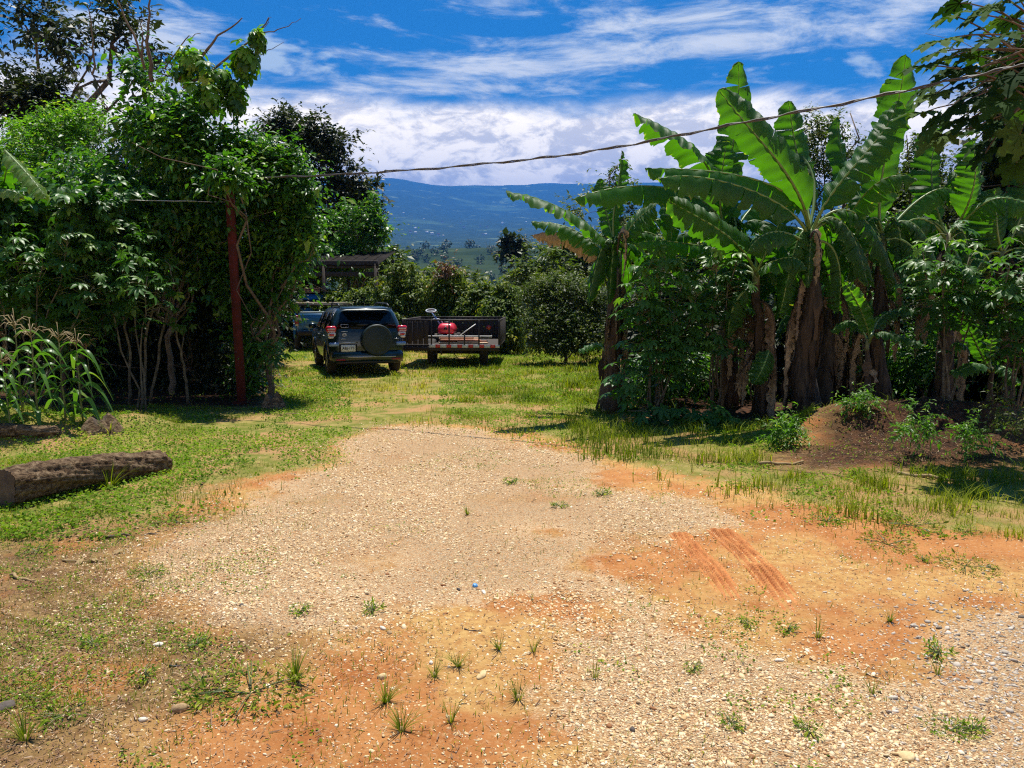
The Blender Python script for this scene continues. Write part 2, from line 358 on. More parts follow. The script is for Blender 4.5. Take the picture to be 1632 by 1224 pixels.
def build_ground():
    nx, ny = 560, 620
    u = np.linspace(-1, 1, nx); x = 70*np.sinh(3.9*u)/np.sinh(3.9)
    v = np.linspace(0, 1, ny); y = np.where(v < .03, -25+v/.03*25.8, 0.8+60*(np.exp(3.4*(v-.03)/.97)-1)/(math.exp(3.4)-1))
    X, Y = np.meshgrid(x, y); Z = H(X, Y)
    px, py = zones(X, Y, Z)
    g = (inside(px, py, POLY_GRAVEL) & ~(wob(X+5, Y-3, 2.6) > .62)) | inside(px, py, POLY_ROAD)
    red = inside(px, py, POLY_RED1) | inside(px, py, POLY_RED2) | inside(px, py, POLY_RED3) | (inside(px, py, POLY_RED4) & (wob(X, Y, 3.2) > -.12)) | inside(px, py, POLY_MOUND)
    red |= inside(px, py, POLY_GRAVEL) & (wob(X+5, Y-3, 2.6) > .62)
    grn = (inside(px, py, POLY_GREEN) & ~inside(px, py, POLY_MOUND)) | (Y > 14)
    dry = inside(px, py, POLY_DRY)
    road = inside(px, py, POLY_ROAD)
    zg, zr = grn, red
    shd = shade_zone(X, Y, px)*1.0; shd[inside(px, py, POLY_MOUND)] = .85  # mound's red soil is darkened too, standing in for the bananas' shade
    Z = Z+np.where(red & (Y < 7), 0.004*wob(X, Y, 30), 0)
    V = np.stack([X, Y, Z], -1).reshape(-1, 3); i = np.arange((ny-1)*nx).reshape(ny-1, nx)[:, :-1].ravel()
    Fc = np.stack([i, i+1, i+nx+1, i+nx], 1)
    mb = MB(); mb.add(V, Fc)
    m = bpy.data.materials.new('ground'); m.use_nodes = True; nt = m.node_tree; N = nt.nodes; L = nt.links; b = N['Principled BSDF']
    b.inputs['Roughness'].default_value = .95; b.inputs['Specular IOR Level'].default_value = .15
    at = N.new('ShaderNodeAttribute'); at.attribute_name = 'zone'; sp = N.new('ShaderNodeSeparateColor'); L.new(at.outputs['Color'], sp.inputs[0])
    tc = N.new('ShaderNodeTexCoord')
    def noise(s, d=8, r=.6): n = N.new('ShaderNodeTexNoise'); n.inputs['Scale'].default_value = s; n.inputs['Detail'].default_value = d; n.inputs['Roughness'].default_value = r; L.new(tc.outputs['Object'], n.inputs['Vector']); return n.outputs['Fac']
    def rng(v, a, b_, c=0, d=1):
        n = N.new('ShaderNodeMapRange'); n.inputs[1].default_value = a; n.inputs[2].default_value = b_; n.inputs[3].default_value = c; n.inputs[4].default_value = d; L.new(v, n.inputs[0]); return n.outputs[0]
    def mix(f, a, c):
        n = N.new('ShaderNodeMix'); n.data_type = 'RGBA'; L.new(f, n.inputs[0])
        for k, q in ((6, a), (7, c)):
            if isinstance(q, tuple): n.inputs[k].default_value = (*q, 1)
            else: L.new(q, n.inputs[k])
        return n.outputs[2]
    def mth(op, a, c):
        n = N.new('ShaderNodeMath'); n.operation = op; n.use_clamp = True
        for k, q in enumerate((a, c)):
            if isinstance(q, (int, float)): n.inputs[k].default_value = q
            else: L.new(q, n.inputs[k])
        return n.outputs[0]
    red = mix(rng(noise(3), .35, .65), (.36, .125, .034), (.51, .225, .072))
    red = mix(rng(noise(45, 4), .52, .66), red, (.50, .25, .10))
    sand = mix(rng(noise(20, 8, .7), .35, .62), (.41, .19, .058), (.58, .36, .125))
    sand = mix(rng(noise(1.6, 6), .45, .62), sand, red)
    vo = N.new('ShaderNodeTexVoronoi'); vo.inputs['Scale'].default_value = 95; L.new(tc.outputs['Object'], vo.inputs['Vector'])
    vs = N.new('ShaderNodeSeparateColor'); L.new(vo.outputs['Color'], vs.inputs[0])
    grav = mix(vs.outputs[0], (.54, .32, .15), (.81, .62, .37))
    grav = mix(rng(vo.outputs['Distance'], .45, .75), grav, (.42, .22, .095))
    grav = mix(rng(noise(1.1, 6), .54, .74), grav, sand)
    soil = mix(rng(noise(9), .4, .6), (.13, .075, .030), (.27, .17, .065))
    soil = mix(rng(noise(2.2, 6), .5, .62), soil, (.34, .14, .045))
    shade_soil = mix(rng(noise(12), .4, .6), (.022, .012, .007), (.085, .036, .016))  # dark leaf litter, with the shade under the plants put into its colour
    grn = mix(rng(noise(5), .4, .62), (.15, .16, .025), (.32, .25, .075))
    grn = mix(rng(noise(1.3, 6), .48, .60), grn, (.38, .22, .09))
    # base: sandy; then blend by zone with noisy edges
    e1 = rng(noise(5, 12, .75), .3, .7, -.42, .42)
    def soft(ch, lo=.35, hi=.65):
        a = N.new('ShaderNodeMath'); a.operation = 'ADD'; L.new(ch, a.inputs[0]); L.new(e1, a.inputs[1]); return rng(a.outputs[0], lo, hi)
    c = mix(soft(sp.outputs[2]), sand, red)
    c = mix(soft(sp.outputs[0]), c, grav)
    c = mix(soft(sp.outputs[1]), c, grn)
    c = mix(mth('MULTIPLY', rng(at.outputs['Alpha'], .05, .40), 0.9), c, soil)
    c = mix(rng(at.outputs['Alpha'], .55, .85), c, shade_soil)
    L.new(c, b.inputs['Base Color'])
    bp = N.new('ShaderNodeBump'); bp.inputs['Strength'].default_value = .9; bp.inputs['Distance'].default_value = .02
    hh = N.new('ShaderNodeMath'); hh.operation = 'ADD'; L.new(noise(35, 10, .75), hh.inputs[0])
    hv = mth('MULTIPLY', rng(vo.outputs['Distance'], 0, .6, 1, 0), sp.outputs[0]); L.new(hv, hh.inputs[1])
    L.new(hh.outputs[0], bp.inputs['Height']); L.new(bp.outputs[0], b.inputs['Normal'])
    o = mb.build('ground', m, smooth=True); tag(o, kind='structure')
    A = np.zeros((ny*nx, 4), np.float32); A[:, 0] = g.ravel(); A[:, 1] = (zg & ~g & ~zr).ravel(); A[:, 2] = zr.ravel()
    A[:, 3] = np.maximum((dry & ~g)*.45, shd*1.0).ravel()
    A4 = A.reshape(ny, nx, 4)
    for _ in range(50):
        A4[1:-1, 1:-1] = (A4[1:-1, 1:-1]*2+A4[:-2, 1:-1]+A4[2:, 1:-1]+A4[1:-1, :-2]+A4[1:-1, 2:])/6
    A = A4.reshape(-1, 4)
    at2 = o.data.attributes.new('zone', 'FLOAT_COLOR', 'POINT'); at2.data.foreach_set('color', A.ravel())
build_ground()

def tyre_mark(p0, p1, w, bow, seed):
    a = G(*p0)[:2]; b = G(*p1)[:2]; d = b-a; Ln = np.linalg.norm(d); d /= Ln; n = np.array([-d[1], d[0]]); nt_, nq = int(Ln/.007), int(w/.006)
    T, Q = np.meshgrid(np.linspace(0, 1, nt_), np.linspace(-.5, .5, nq), indexing='ij'); bx_ = bow*np.sin(T*math.pi)
    X = a[0]+d[0]*T*Ln+n[0]*(Q*w+bx_); Y = a[1]+d[1]*T*Ln+n[1]*(Q*w+bx_)
    lug = np.sin((T*Ln/.028+np.abs(Q)*3.2)*2*math.pi); rib = np.cos(Q*2*math.pi*4)
    z = .014*np.clip(rib*1.6, -1, 1)+.008*np.clip(lug*2, -1, 1)*(rib > -.2)
    env = np.clip((.5-np.abs(Q))/.07, 0, 1)*np.clip(T/.06, 0, 1)*np.clip((1-T)/.35, 0, 1); env *= np.clip(.85+wob(X, Y, 9)*.6, .25, 1)
    Z = H(X, Y)+(z+.012)*env-.004*(1-env)-.012*(env < .02)
    V = np.stack([X, Y, Z], -1).reshape(-1, 3); i = np.arange((nt_-1)*nq).reshape(nt_-1, nq)[:, :-1].ravel(); mb = MB(); mb.add(V, np.stack([i, i+nq, i+nq+1, i+1], 1))
    tag(mb.build('tyre_mark', mat_basic('tread_soil', (.42, .145, .038), .95, col2=(.52, .21, .062), nscale=9, bump=.4, bscale=60), smooth=False), kind='structure')
tyre_mark((1142, 842), (1275, 985), .19, .03, 1); tyre_mark((1078, 848), (1175, 965), .15, .025, 2)

# ------------------------------------------------------------------ far terrain
def fbm2(x, y, seed=0, octs=5):
    s = 0; a = 1; t = 0
    for o in range(octs):
        rr = np.random.RandomState(seed+o); w = rr.uniform(-1, 1, (6, 2)); ph = rr.uniform(0, 6.28, 6)
        q = 0
        for i in range(6): q = q+np.sin((x*w[i, 0]+y*w[i, 1])*(2.0**o)+ph[i])
        s = s+a*q/6; t += a; a *= .5
    return s/t
PR = np.array([45, 70, 120, 300, 600, 800, 930, 1100, 1800, 3000, 5000, 7000, 9000, 10500, 12500, 16000.])
PZ = np.array([-5.0, -9, -20, -44, -38, -17, -3, -9, -25, -5, 75, 220, 480, 760, 900, 820.])
def HZ(ang, r):
    z = np.interp(r, PR, PZ); x = r*np.sin(ang); y = r*np.cos(ang)
    z = z+fbm2(x/90, y/90, 3)*np.clip((r-60)/300, 0, 1)*7*np.clip(1-(r-900)/800, 0, 1)
    rid = np.clip((r-3000)/6000, 0, 1)
    z = z+fbm2(x/520, y/1300, 11, 7)*rid*170 - rid*rid*np.clip(np.tan(ang)*1.0, -1, 1)*90
    z = z + rid*60*np.exp(-((np.tan(ang)+.15)/.05)**2)
    return z
def build_hills():
    na, nr = 380, 330; a = np.linspace(R(-62), R(62), na); r = np.exp(np.linspace(math.log(48), math.log(12600), nr))
    A, Rr = np.meshgrid(a, r); Z = HZ(A, Rr)
    V = np.stack([Rr*np.sin(A), Rr*np.cos(A), Z], -1).reshape(-1, 3); i = np.arange((nr-1)*na).reshape(nr-1, na)[:, :-1].ravel()
    mb = MB(); mb.add(V, np.stack([i, i+1, i+na+1, i+na], 1))
    m = bpy.data.materials.new('hills'); m.use_nodes = True; nt = m.node_tree; N = nt.nodes; L = nt.links; b = N['Principled BSDF']
    b.inputs['Roughness'].default_value = 1; b.inputs['Specular IOR Level'].default_value = 0.05
    tc = N.new('ShaderNodeTexCoord')
    def noise(s, d, lo, hi):
        n = N.new('ShaderNodeTexNoise'); n.inputs['Scale'].default_value = s; n.inputs['Detail'].default_value = d; n.inputs['Roughness'].default_value = .65; L.new(tc.outputs['Object'], n.inputs['Vector'])
        q = N.new('ShaderNodeMapRange'); q.inputs[1].default_value = lo; q.inputs[2].default_value = hi; L.new(n.outputs['Fac'], q.inputs[0]); return q.outputs[0]
    def mix(f, a, c):
        n = N.new('ShaderNodeMix'); n.data_type = 'RGBA'; L.new(f, n.inputs[0])
        for k, q in ((6, a), (7, c)):
            if isinstance(q, tuple): n.inputs[k].default_value = (*q, 1)
            else: L.new(q, n.inputs[k])
        return n.outputs[2]
    c = mix(noise(.02, 8, .4, .6), (.018, .034, .014), (.035, .055, .02))
    c = mix(noise(.0012, 9, .57, .66), c, (.06, .10, .04))
    c = mix(noise(.004, 6, .60, .68), c, (.16, .21, .09))
    L.new(c, b.inputs['Base Color'])
    o = mb.build('hills', m, smooth=True); tag(o, kind='structure')
build_hills()

# ------------------------------------------------------------------ haze over the whole valley
def build_haze():
    mb = MB(); x0, x1, y0, y1, z0, z1 = -11600, 11600, -400, 12800, -75, 1010
    V = [(x, y, z) for x in (x0, x1) for y in (y0, y1) for z in (z0, z1)]
    mb.add(V, [(0, 1, 3, 2), (4, 6, 7, 5), (0, 4, 5, 1), (2, 3, 7, 6), (0, 2, 6, 4), (1, 5, 7, 3)])
    m = bpy.data.materials.new('haze'); m.use_nodes = True; nt = m.node_tree; nt.nodes.clear()
    out = nt.nodes.new('ShaderNodeOutputMaterial'); v = nt.nodes.new('ShaderNodeVolumePrincipled')
    v.inputs['Color'].default_value = (.045, .30, .95, 1); v.inputs['Density'].default_value = 1.12e-4; v.inputs['Anisotropy'].default_value = 0.0
    nt.links.new(v.outputs[0], out.inputs['Volume'])
    o = mb.build('haze', m); tag(o, kind='stuff'); tag(o, 'thin blue haze filling the valley')
build_haze()

# ------------------------------------------------------------------ leaf templates
rng = np.random.default_rng(7)
def diamond(w=.45, droop=.12):
    V = np.array([(0, 0, 0), (-w/2, .42, .05), (0, 1, -droop), (w/2, .42, .05)]); return V, np.array([(0, 3, 2, 1)])
def folded(w=.45, droop=.2, fold=.08):
    V = np.array([(0, 0, 0), (-w/2, .38, fold), (0, .45, 0), (w/2, .38, fold), (0, 1, -droop), (-w*.33, .72, fold*.3-droop*.4), (w*.33, .72, fold*.3-droop*.4)])
    return V, np.array([(0, 2, 1, 1), (0, 3, 2, 2), (1, 2, 4, 5), (2, 3, 6, 4)])
def tri_fix(Fc): # quads with doubled index are not legal: split all into triangles
    T = []
    for f in Fc:
        T.append((f[0], f[1], f[2]))
        if f[3] != f[2]: T.append((f[0], f[2], f[3]))
    return np.array(T)
LD = diamond(); LF = folded(); LF = (LF[0], tri_fix(LF[1])); LN = folded(.3, .25, .06); LN = (LN[0], tri_fix(LN[1]))
def palmate(n=7, spread=250, w=.24, droop=.35, lobes=False):
    V = []; T = []
    for i in range(n):
        a = R(-spread/2+spread*i/(n-1)); ln = 1-.35*abs(i-(n-1)/2)/((n-1)/2); d = np.array([math.sin(a), math.cos(a), 0]); q = np.array([d[1], -d[0], 0])
        if lobes:
            prof = [(0, .02), (.3, w*.45), (.42, w*.75), (.5, w*.42), (.62, w*.8), (.72, w*.35), (.82, w*.5), (1, 0)]
        else: prof = [(0, .01), (.3, w*.36), (.6, w*.5), (.82, w*.3), (1, 0)]
        b = len(V)
        for t, ww in prof:
            c = d*t*ln+np.array([0, 0, -droop*t*t*ln+.06*t]); V += [c-q*ww*ln+np.array([0, 0, .25*ww]), c, c+q*ww*ln+np.array([0, 0, .25*ww])]
        for k in range(len(prof)-1):
            for s in (0, 1):
                a0 = b+k*3+s; T.append((a0, a0+1, a0+4)); T.append((a0, a0+4, a0+3))
    return np.array(V), np.array(T)
PAL = palmate(w=.34); PAL5 = palmate(5, 200, .44, .5); PAPL = palmate(7, 250, .36, .30, True)
def unit(v): return v/(np.linalg.norm(v, axis=-1, keepdims=True)+1e-9)
def leaves(mb, pts, out, tmpl, size, mat=0, droopy=.4, jitter=.6, var=None, up=.7):
    n = len(pts)
    if n == 0: return
    tip = unit(out+rng.normal(0, jitter, (n, 3))-np.array([0, 0, droopy]))
    nr = unit(np.array([0, 0, up])+out*.35+rng.normal(0, .45, (n, 3)))
    s = size*np.exp(rng.normal(-.05, .30, n))
    mb.inst(tmpl[0], tmpl[1], pts, frames(tip, nr), s, mat, rng.random(n) if var is None else var)
def blob_points(c, r, n, shell=.55):
    d = unit(rng.normal(0, 1, (n, 3))); k = (shell+(1-shell)*rng.random(n))[:, None]
    return np.asarray(c)+d*k*np.asarray(r), d
def crown(mb, ells, nsub, nleaf, tmpl, size, subr=.35, mat=0, shell=.6, droopy=.4, bottom=-.75, jitter=.6, inner=.12, gap=-.22, gapk=2.4):
    """ells: (centre, radii); leaves sit on small clumps that are spread over each lobe."""
    for c, r in ells:
        c = np.asarray(c, float); r = np.asarray(r, float)
        sub, d = blob_points(c, r*.9, int(nsub), shell); k = (d[:, 2] > bottom) & (wob(sub[:, 0]+.7*sub[:, 1], sub[:, 2]*1.1, gapk) > gap); sub = sub[k]; d = d[k]
        hue = rng.random(len(sub))
        nl = 8; ns = max(1, int(nleaf)//nl); m = ns*nl; K = len(sub)
        if K == 0: continue
        sd = unit(rng.normal(0, 1, (K*ns, 3))+np.repeat(d, ns, 0)*.9+np.array([0, 0, .45])); sl = np.repeat(subr*rng.uniform(.5, 1.3, K), ns)*np.exp(rng.normal(.25, .35, K*ns))*1.25
        tt = (np.arange(nl)+.6)[None]/nl+rng.normal(0, .05, (K*ns, nl)); so = np.repeat(sub, ns, 0)+rng.normal(0, .18*subr, (K*ns, 3))
        pts = so[:, None]+sd[:, None]*(tt*sl[:, None])[..., None]-np.array([0, 0, 1.0])*(tt**2*sl[:, None]*droopy*.7)[..., None]; pts = pts.reshape(-1, 3)
        sdl = np.repeat(sd, nl, 0); sgn = np.tile(np.where(np.arange(nl) % 2, 1, -1), K*ns)[:, None]; lat = unit(np.cross(sdl, [0, 0, 1.0]))*sgn
        var = np.clip(.45*np.repeat(hue, m)+.30*np.tile(tt[0], K*ns)+.45*rng.random(K*m)-.12, 0, 1)
        leaves(mb, pts, unit(sdl*.8+lat*.9), tmpl, size, mat, droopy, jitter*.6, var, up=1.0)
        if inner > 0:   # sparse leaves inside so that the crown is not hollow
            q, dq = blob_points(c, r*.75, int(K*m*inner), .1); leaves(mb, q, dq, tmpl, size*1.3, mat, droopy, jitter)
def wavy(p0, p1, n=8, amp=.08, seed=None):
    p0 = np.asarray(p0, float); p1 = np.asarray(p1, float); t = np.linspace(0, 1, n)[:, None]; L = np.linalg.norm(p1-p0)
    q = rng.normal(0, 1, (n, 3)); q = (q+np.roll(q, 1, 0)); q[0] = q[-1] = 0
    return p0+(p1-p0)*t+q*amp*L/n*1.6
def limbs(mb, base, targets, r0, fork=.45, amp=.1, n=8, mat=0):
    base = np.asarray(base, float); tg = [np.asarray(t, float) for t in targets]; cen = np.mean(tg, 0); f = base+(cen-base)*fork
    mb.tube(wavy(base, f, 8, amp), np.linspace(r0, r0*.7, 8), n, mat)
    for t in tg:
        rr = r0*rng.uniform(.3, .55); w = wavy(f, t, 8, amp*1.6); mb.tube(w, np.linspace(rr, rr*.25, 8), 6, mat)
        for k in range(3):
            j = rng.integers(3, 7); e = w[j]+rng.normal(0, .22, 3)*np.linalg.norm(t-f)+np.array([0, 0, .08])
            mb.tube(wavy(w[j], e, 5, amp*2), np.linspace(rr*.4, rr*.1, 5), 5, mat)
def E(px, py, Y, rx, ry, rd=None):
    k = np.linalg.norm(ray(px, py))*0+Y/F*1.0; return (P(px, py, Y), np.array([rx*k, (rd if rd is not None else rx*k*.8), ry*k]))
def tree(name, base, ells, leafmat, label, cat='tree', group=None, tmpl=LD, size=.12, nsub=60, nleaf=40, subr=.35, r0=.14, fork=.4, trunkmat='twig', lean=.1, extra=None, **kw):
    base = np.asarray(base, float); base = np.array([base[0], base[1], gz(base[0], base[1])-.05]) if len(base) == 2 else base
    root = empty(name, base); tag(root, label, cat, group)
    t = MB(); limbs(t, base, [e[0] for e in ells], r0, fork, lean); t.build('trunk', M[trunkmat], root, True, loc=base)
    c = MB(); vol = [float(np.prod(e[1])**(2/3)) for e in ells]; mv = sum(vol)/len(vol)
    for e, v in zip(ells, vol): crown(c, [e], max(6, 1.2*nsub*v/mv), nleaf, tmpl, size, subr, **kw)
    mats = [M[leafmat]]
    if extra: mats.append(M[extra[1]]); crown(c, extra[0], extra[2], nleaf, tmpl, size, subr, mat=1, shell=.1)
    c.build('crown', mats, root, False, loc=base)
    return root

# ------------------------------------------------------------------ stuff on the valley floor and mountain foot
def distant_forest():
    mb = MB(); n = 2600
    r = np.exp(rng.uniform(math.log(70), math.log(1150), n)); a = rng.uniform(R(-36), R(36), n)
    k = (fbm2(r*np.sin(a)/110, r*np.cos(a)/70, 21) > -.10) | (r < 150) | (abs(r-940) < 12); r = r[k]; a = a[k]; z = HZ(a, r); n = len(r)
    s = rng.uniform(3, 6.5, n)*np.clip(r/350, .55, 1.15)
    c = np.stack([r*np.sin(a), r*np.cos(a), z+s*.75], 1); m = 70
    d = unit(rng.normal(0, 1, (n*m, 3))); pts = np.repeat(c, m, 0)+d*(np.repeat(s, m)*rng.uniform(.6, 1, n*m))[:, None]*np.array([.85, .85, .8])
    mb.inst(LD[0]*np.array([1.8, 1, 1]), LD[1], pts, frames(unit(rng.normal(0, 1, (n*m, 3))), d+np.array([0, 0, .5])), np.repeat(s, m)*.36, 0, rng.random(n*m))
    o = mb.build('distant_forest', M['leafD']); tag(o, 'far-off dark green woods on the valley floor below the mountain', 'forest', kind='stuff')
distant_forest()
def hut(px, py, r, s, k):
    x = (px-816)/F*r; y = r; a = math.atan2(x, y); z = HZ(a, math.hypot(x, y))
    root = empty('distant_house', (x, y, z)); tag(root, 'tiny white house in the far valley town below the mountain', 'house', 'tiny houses in the far valley')
    b = MB(); b.box((0, 0, s*.3), (s, s*.7, s*.6), .2); b.build('wall', M['white'], root)
    b = MB(); b.add([(-s*.55, -s*.4, s*.6), (s*.55, -s*.4, s*.6), (s*.55, s*.4, s*.6), (-s*.55, s*.4, s*.6), (-s*.55, 0, s*.9), (s*.55, 0, s*.9)], [(0, 1, 5, 4), (2, 3, 4, 5), (0, 4, 3), (1, 2, 5), (0, 3, 2, 1)]); b.build('roof', M['white' if k % 3 else 'rust'], root)
for k in range(34):
    hut(rng.uniform(640, 1120), 0, rng.choice([4300, 4800, 5400, 6000])*rng.uniform(.93, 1.05), rng.uniform(9, 17), k)

# ------------------------------------------------------------------ ground cover
def icos():
    t = (1+5**.5)/2; V = np.array([(-1, t, 0), (1, t, 0), (-1, -t, 0), (1, -t, 0), (0, -1, t), (0, 1, t), (0, -1, -t), (0, 1, -t), (t, 0, -1), (t, 0, 1), (-t, 0, -1), (-t, 0, 1)], float)
    Fc = np.array([(0, 11, 5), (0, 5, 1), (0, 1, 7), (0, 7, 10), (0, 10, 11), (1, 5, 9), (5, 11, 4), (11, 10, 2), (10, 7, 6), (7, 1, 8), (3, 9, 4), (3, 4, 2), (3, 2, 6), (3, 6, 8), (3, 8, 9), (4, 9, 5), (2, 4, 11), (6, 2, 10), (8, 6, 7), (9, 8, 1)])
    return V/np.linalg.norm(V[0]), Fc
IC = icos()
def scatter(n, y0, y1, p=1.0, side=.74, pad=.7):
    y = y0+(y1-y0)*rng.random(n)**p; x = rng.uniform(-1, 1, n)*(side*y+pad); return x, y
def zmask(x, y, poly, blur=.12):
    xx = x+rng.normal(0, blur, len(x)); yy = y+rng.normal(0, blur, len(x)); px, py = zones(xx, yy, H(xx, yy)); return inside(px, py, poly)
def randrot(n, flat=.35):
    up = unit(np.array([0, 0, 1.0])+rng.normal(0, flat, (n, 3))); t = unit(rng.normal(0, 1, (n, 3))); return frames(unit(t-up*np.sum(t*up, 1)[:, None]), up)
def gravel():
    for nm, polys, mat, n, keep, lab in (('gravel', [POLY_GRAVEL], 'stone', 330000, 1.0, 'pale tan gravel spread over the middle of the dirt yard'),
                                         ('road_gravel', [POLY_ROAD], 'stone2', 30000, 1.0, 'grey road gravel at the bottom right of the yard'),
                                         ('loose_pebbles', None, 'stone', 130000, .7, 'small loose pebbles scattered over the red soil')):
        if nm == 'road_gravel': x = rng.uniform(1.0, 4.6, n); y = rng.uniform(1.9, 4.6, n)
        else: x, y = scatter(n, 1.9, 10.5, 1.3)
        if polys: k = zmask(x, y, polys[0], .28)
        else:
            k = (zmask(x, y, POLY_SAND, .3) | (zmask(x, y, POLY_RED4, .3) & ((wob(x, y, 4) > -.1) | (rng.random(n) < .3))) | zmask(x, y, POLY_DRY, .2) & (rng.random(n) < .4) | (rng.random(n) < .2))
            k &= ~zmask(x, y, POLY_GREEN, .1)
            k &= rng.random(n) < keep
        pat = wob(x*1.3, y*1.3, 2.0)+rng.normal(0, .25, n)
        if nm == 'gravel': k &= pat > -.30+.0*x
        x = x[k]; y = y[k]; n = len(x); s = np.exp(rng.normal(math.log(.0041 if polys else .0030), .42, n)); s = np.clip(s*(1+.07*y), .002, .017)
        if nm == 'road_gravel': s *= 1.3
        sc3 = np.stack([s*rng.uniform(.8, 1.5, n), s*rng.uniform(.6, 1.0, n), s*rng.uniform(.3, .6, n)], 1)
        mb = MB(); mb.inst(IC[0], IC[1], np.stack([x, y, H(x, y)+s*.05], 1), randrot(n), sc3, 0, np.clip(rng.normal(.5, .25, n), 0, 1))
        tag(mb.build(nm, M[mat]), lab, kind='stuff')
gravel()
def blade_t(w=.07, bend=.35):
    return np.array([(-w/2, 0, 0), (w/2, 0, 0), (-w*.35, .12*bend, .55), (w*.35, .12*bend, .55), (0, bend, 1)]), np.array([(0, 1, 3), (0, 3, 2), (2, 3, 4)])
BL = blade_t()
def grass():
    # blades
    def gdens(x, y, blur): return zmask(x, y, POLY_GREEN, blur) | (y > 14)
    n = 420000; x, y = scatter(n, 5.0, 27, 1.25, .72, 1); px, py = proj(x, y, H(x, y))
    g = gdens(x, y, .42); gv = zmask(x, y, POLY_GRAVEL, .2); pat = wob(x+3, y, 1.5)*.8+wob(x, y, 6)*.3
    g &= ~gv | ((pat > .35) & (rng.random(n) < .5)); sh = shade_zone(x, y, px); g &= ~sh | (rng.random(n) < .05)
    g &= pat+rng.normal(0, .16, n) > np.where(y > 12, -.42, -.10)
    track = (abs(px-(655-(py-600)*.35+10*wob(y, x, 2))) < 20) & (py < 700); g &= ~track | (rng.random(n) < .4)
    x, y, pat, px, py = [q[g] for q in (x, y, pat, px, py)]; n = len(x)
    h = rng.uniform(.025, .085, n)*np.clip(1+.9*wob(x*1.0, y, 5), .5, 1.9)*np.where((px > 1180) & (py < 870), 1.15, 1.0)*np.where((px > 900) & (px <= 1180), 1.4, 1)*np.where(px < 620, .7, 1)
    ys = np.exp(-((px-640)/90)**2)*(py < 720)
    var = np.clip(.42-.25*pat+.38*(rng.random(n)-.3)+.38*ys-.02*(px > 1100)+.22*(wob(x-7, y+2, 1.1) > .25), 0, 1)
    rt = frames(unit(np.stack([rng.normal(0, 1, n), rng.normal(0, 1, n), rng.normal(0, .12, n)], 1)), np.tile([0, 0, 1.0], (n, 1)))
    w = np.where(y > 12, 2.2, 1.0)*h*rng.uniform(.6, 1.4, n); mb = MB(); mb.inst(BL[0], BL[1], np.stack([x, y, H(x, y)-.005], 1), rt, np.stack([w, h*2.6*rng.uniform(.3, 1.3, n), h], 1), 0, var)
    tag(mb.build('grass', M['grass']), 'sunlit green and yellowing grass around the parked vehicles and yard edge', kind='stuff')
    # low clover-like cover
    n = 420000; x, y = scatter(n, 5.0, 25, 1.2, .72, 1); px, py = proj(x, y, H(x, y)); pat = wob(x-5, y+2, 1.6)*.8+wob(x, y, 7)*.35
    g = gdens(x, y, .5) & ~zmask(x, y, POLY_GRAVEL, .15); sh = shade_zone(x, y, px); g &= ~sh | (rng.random(n) < .06)
    th = np.where(px < 560, -.25, .05)+np.where(py > 745, .22, 0); th = np.where((px > 700) & (y > 12), -.2, th)
    g &= pat+rng.normal(0, .12, n) > th
    g &= ~((px > 560) & (px < 700) & (rng.random(n) < .8))
    x, y, px, py, pat = [q[g] for q in (x, y, px, py, pat)]; n = len(x)
    sz = rng.uniform(.016, .034, n)*np.where(y > 12, 1.35, 1); z = H(x, y)+rng.uniform(.004, .045, n)
    mb = MB(); V = LD[0].copy(); V[:, 0] *= 1.9; mb.inst(V, LD[1], np.stack([x, y, z], 1), randrot(n, .5), sz, 0, np.clip(.45+.3*pat+.5*(rng.random(n)-.5), 0, 1))
    tag(mb.build('ground_cover', M['clover']), 'low bright green leafy ground cover around the yard', kind='stuff')
    # sparse growth and straw in the dry front left and over the gravel
    n = 200000; x, y = scatter(n, 1.9, 9, 1.0); g = (zmask(x, y, POLY_DRY, .45) | (rng.random(n) < .10)) & ~zmask(x, y, POLY_ROAD, .1); pat = wob(x+1, y, 3.)+rng.normal(0, .22, n); g &= pat > .12
    x, y = x[g], y[g]; n = len(x); h = rng.uniform(.012, .04, n)
    rt = frames(unit(np.stack([rng.normal(0, 1, n), rng.normal(0, 1, n), rng.normal(0, .3, n)], 1)), np.tile([0, 0, 1.0], (n, 1)))
    mb = MB(); mb.inst(BL[0], BL[1], np.stack([x, y, H(x, y)-.003], 1), rt, np.stack([h*1.6, h*2, h], 1), 0, rng.random(n)**.8)
    tag(mb.build('sparse_grass', M['grass']), 'sparse short grass sprouting from the dry soil at front left', kind='stuff')
    n = 200000; x, y = scatter(n, 1.9, 8.5, 1.0); pat = wob(x-2, y+4, 2.4)*.8+wob(x, y, 9)*.4+rng.normal(0, .10, n); k = (zmask(x, y, POLY_DRY, .4) & (pat > .28)) | ((pat > .58) & ~zmask(x, y, POLY_ROAD, .1) & (rng.random(n) < .35)); x, y = x[k], y[k]; n = len(x)
    V = LD[0].copy(); V[:, 0] *= 1.7; mb = MB(); mb.inst(V, LD[1], np.stack([x, y, H(x, y)+rng.uniform(.002, .016, n)], 1), randrot(n, .4), rng.uniform(.008, .018, n), 0, np.clip(rng.normal(.5, .3, n), 0, 1))
    tag(mb.build('creeping_weeds', M['clover']), 'tiny creeping green leaves over the dry soil at front left', kind='stuff')
    n = 190000; x, y = scatter(n, 1.9, 9.5, 1.1); g = zmask(x, y, POLY_DRY, .3) | zmask(x, y, POLY_MOUND, .1) | (rng.random(n) < .13); x, y = x[g], y[g]; n = len(x)
    V = np.array([(-.5, 0, 0), (.5, 0, 0), (.35, 1, .08), (-.35, 1, .08)]); s = np.exp(rng.normal(math.log(.013), .45, n)); w = rng.uniform(.0010, .004, n)+s*.06
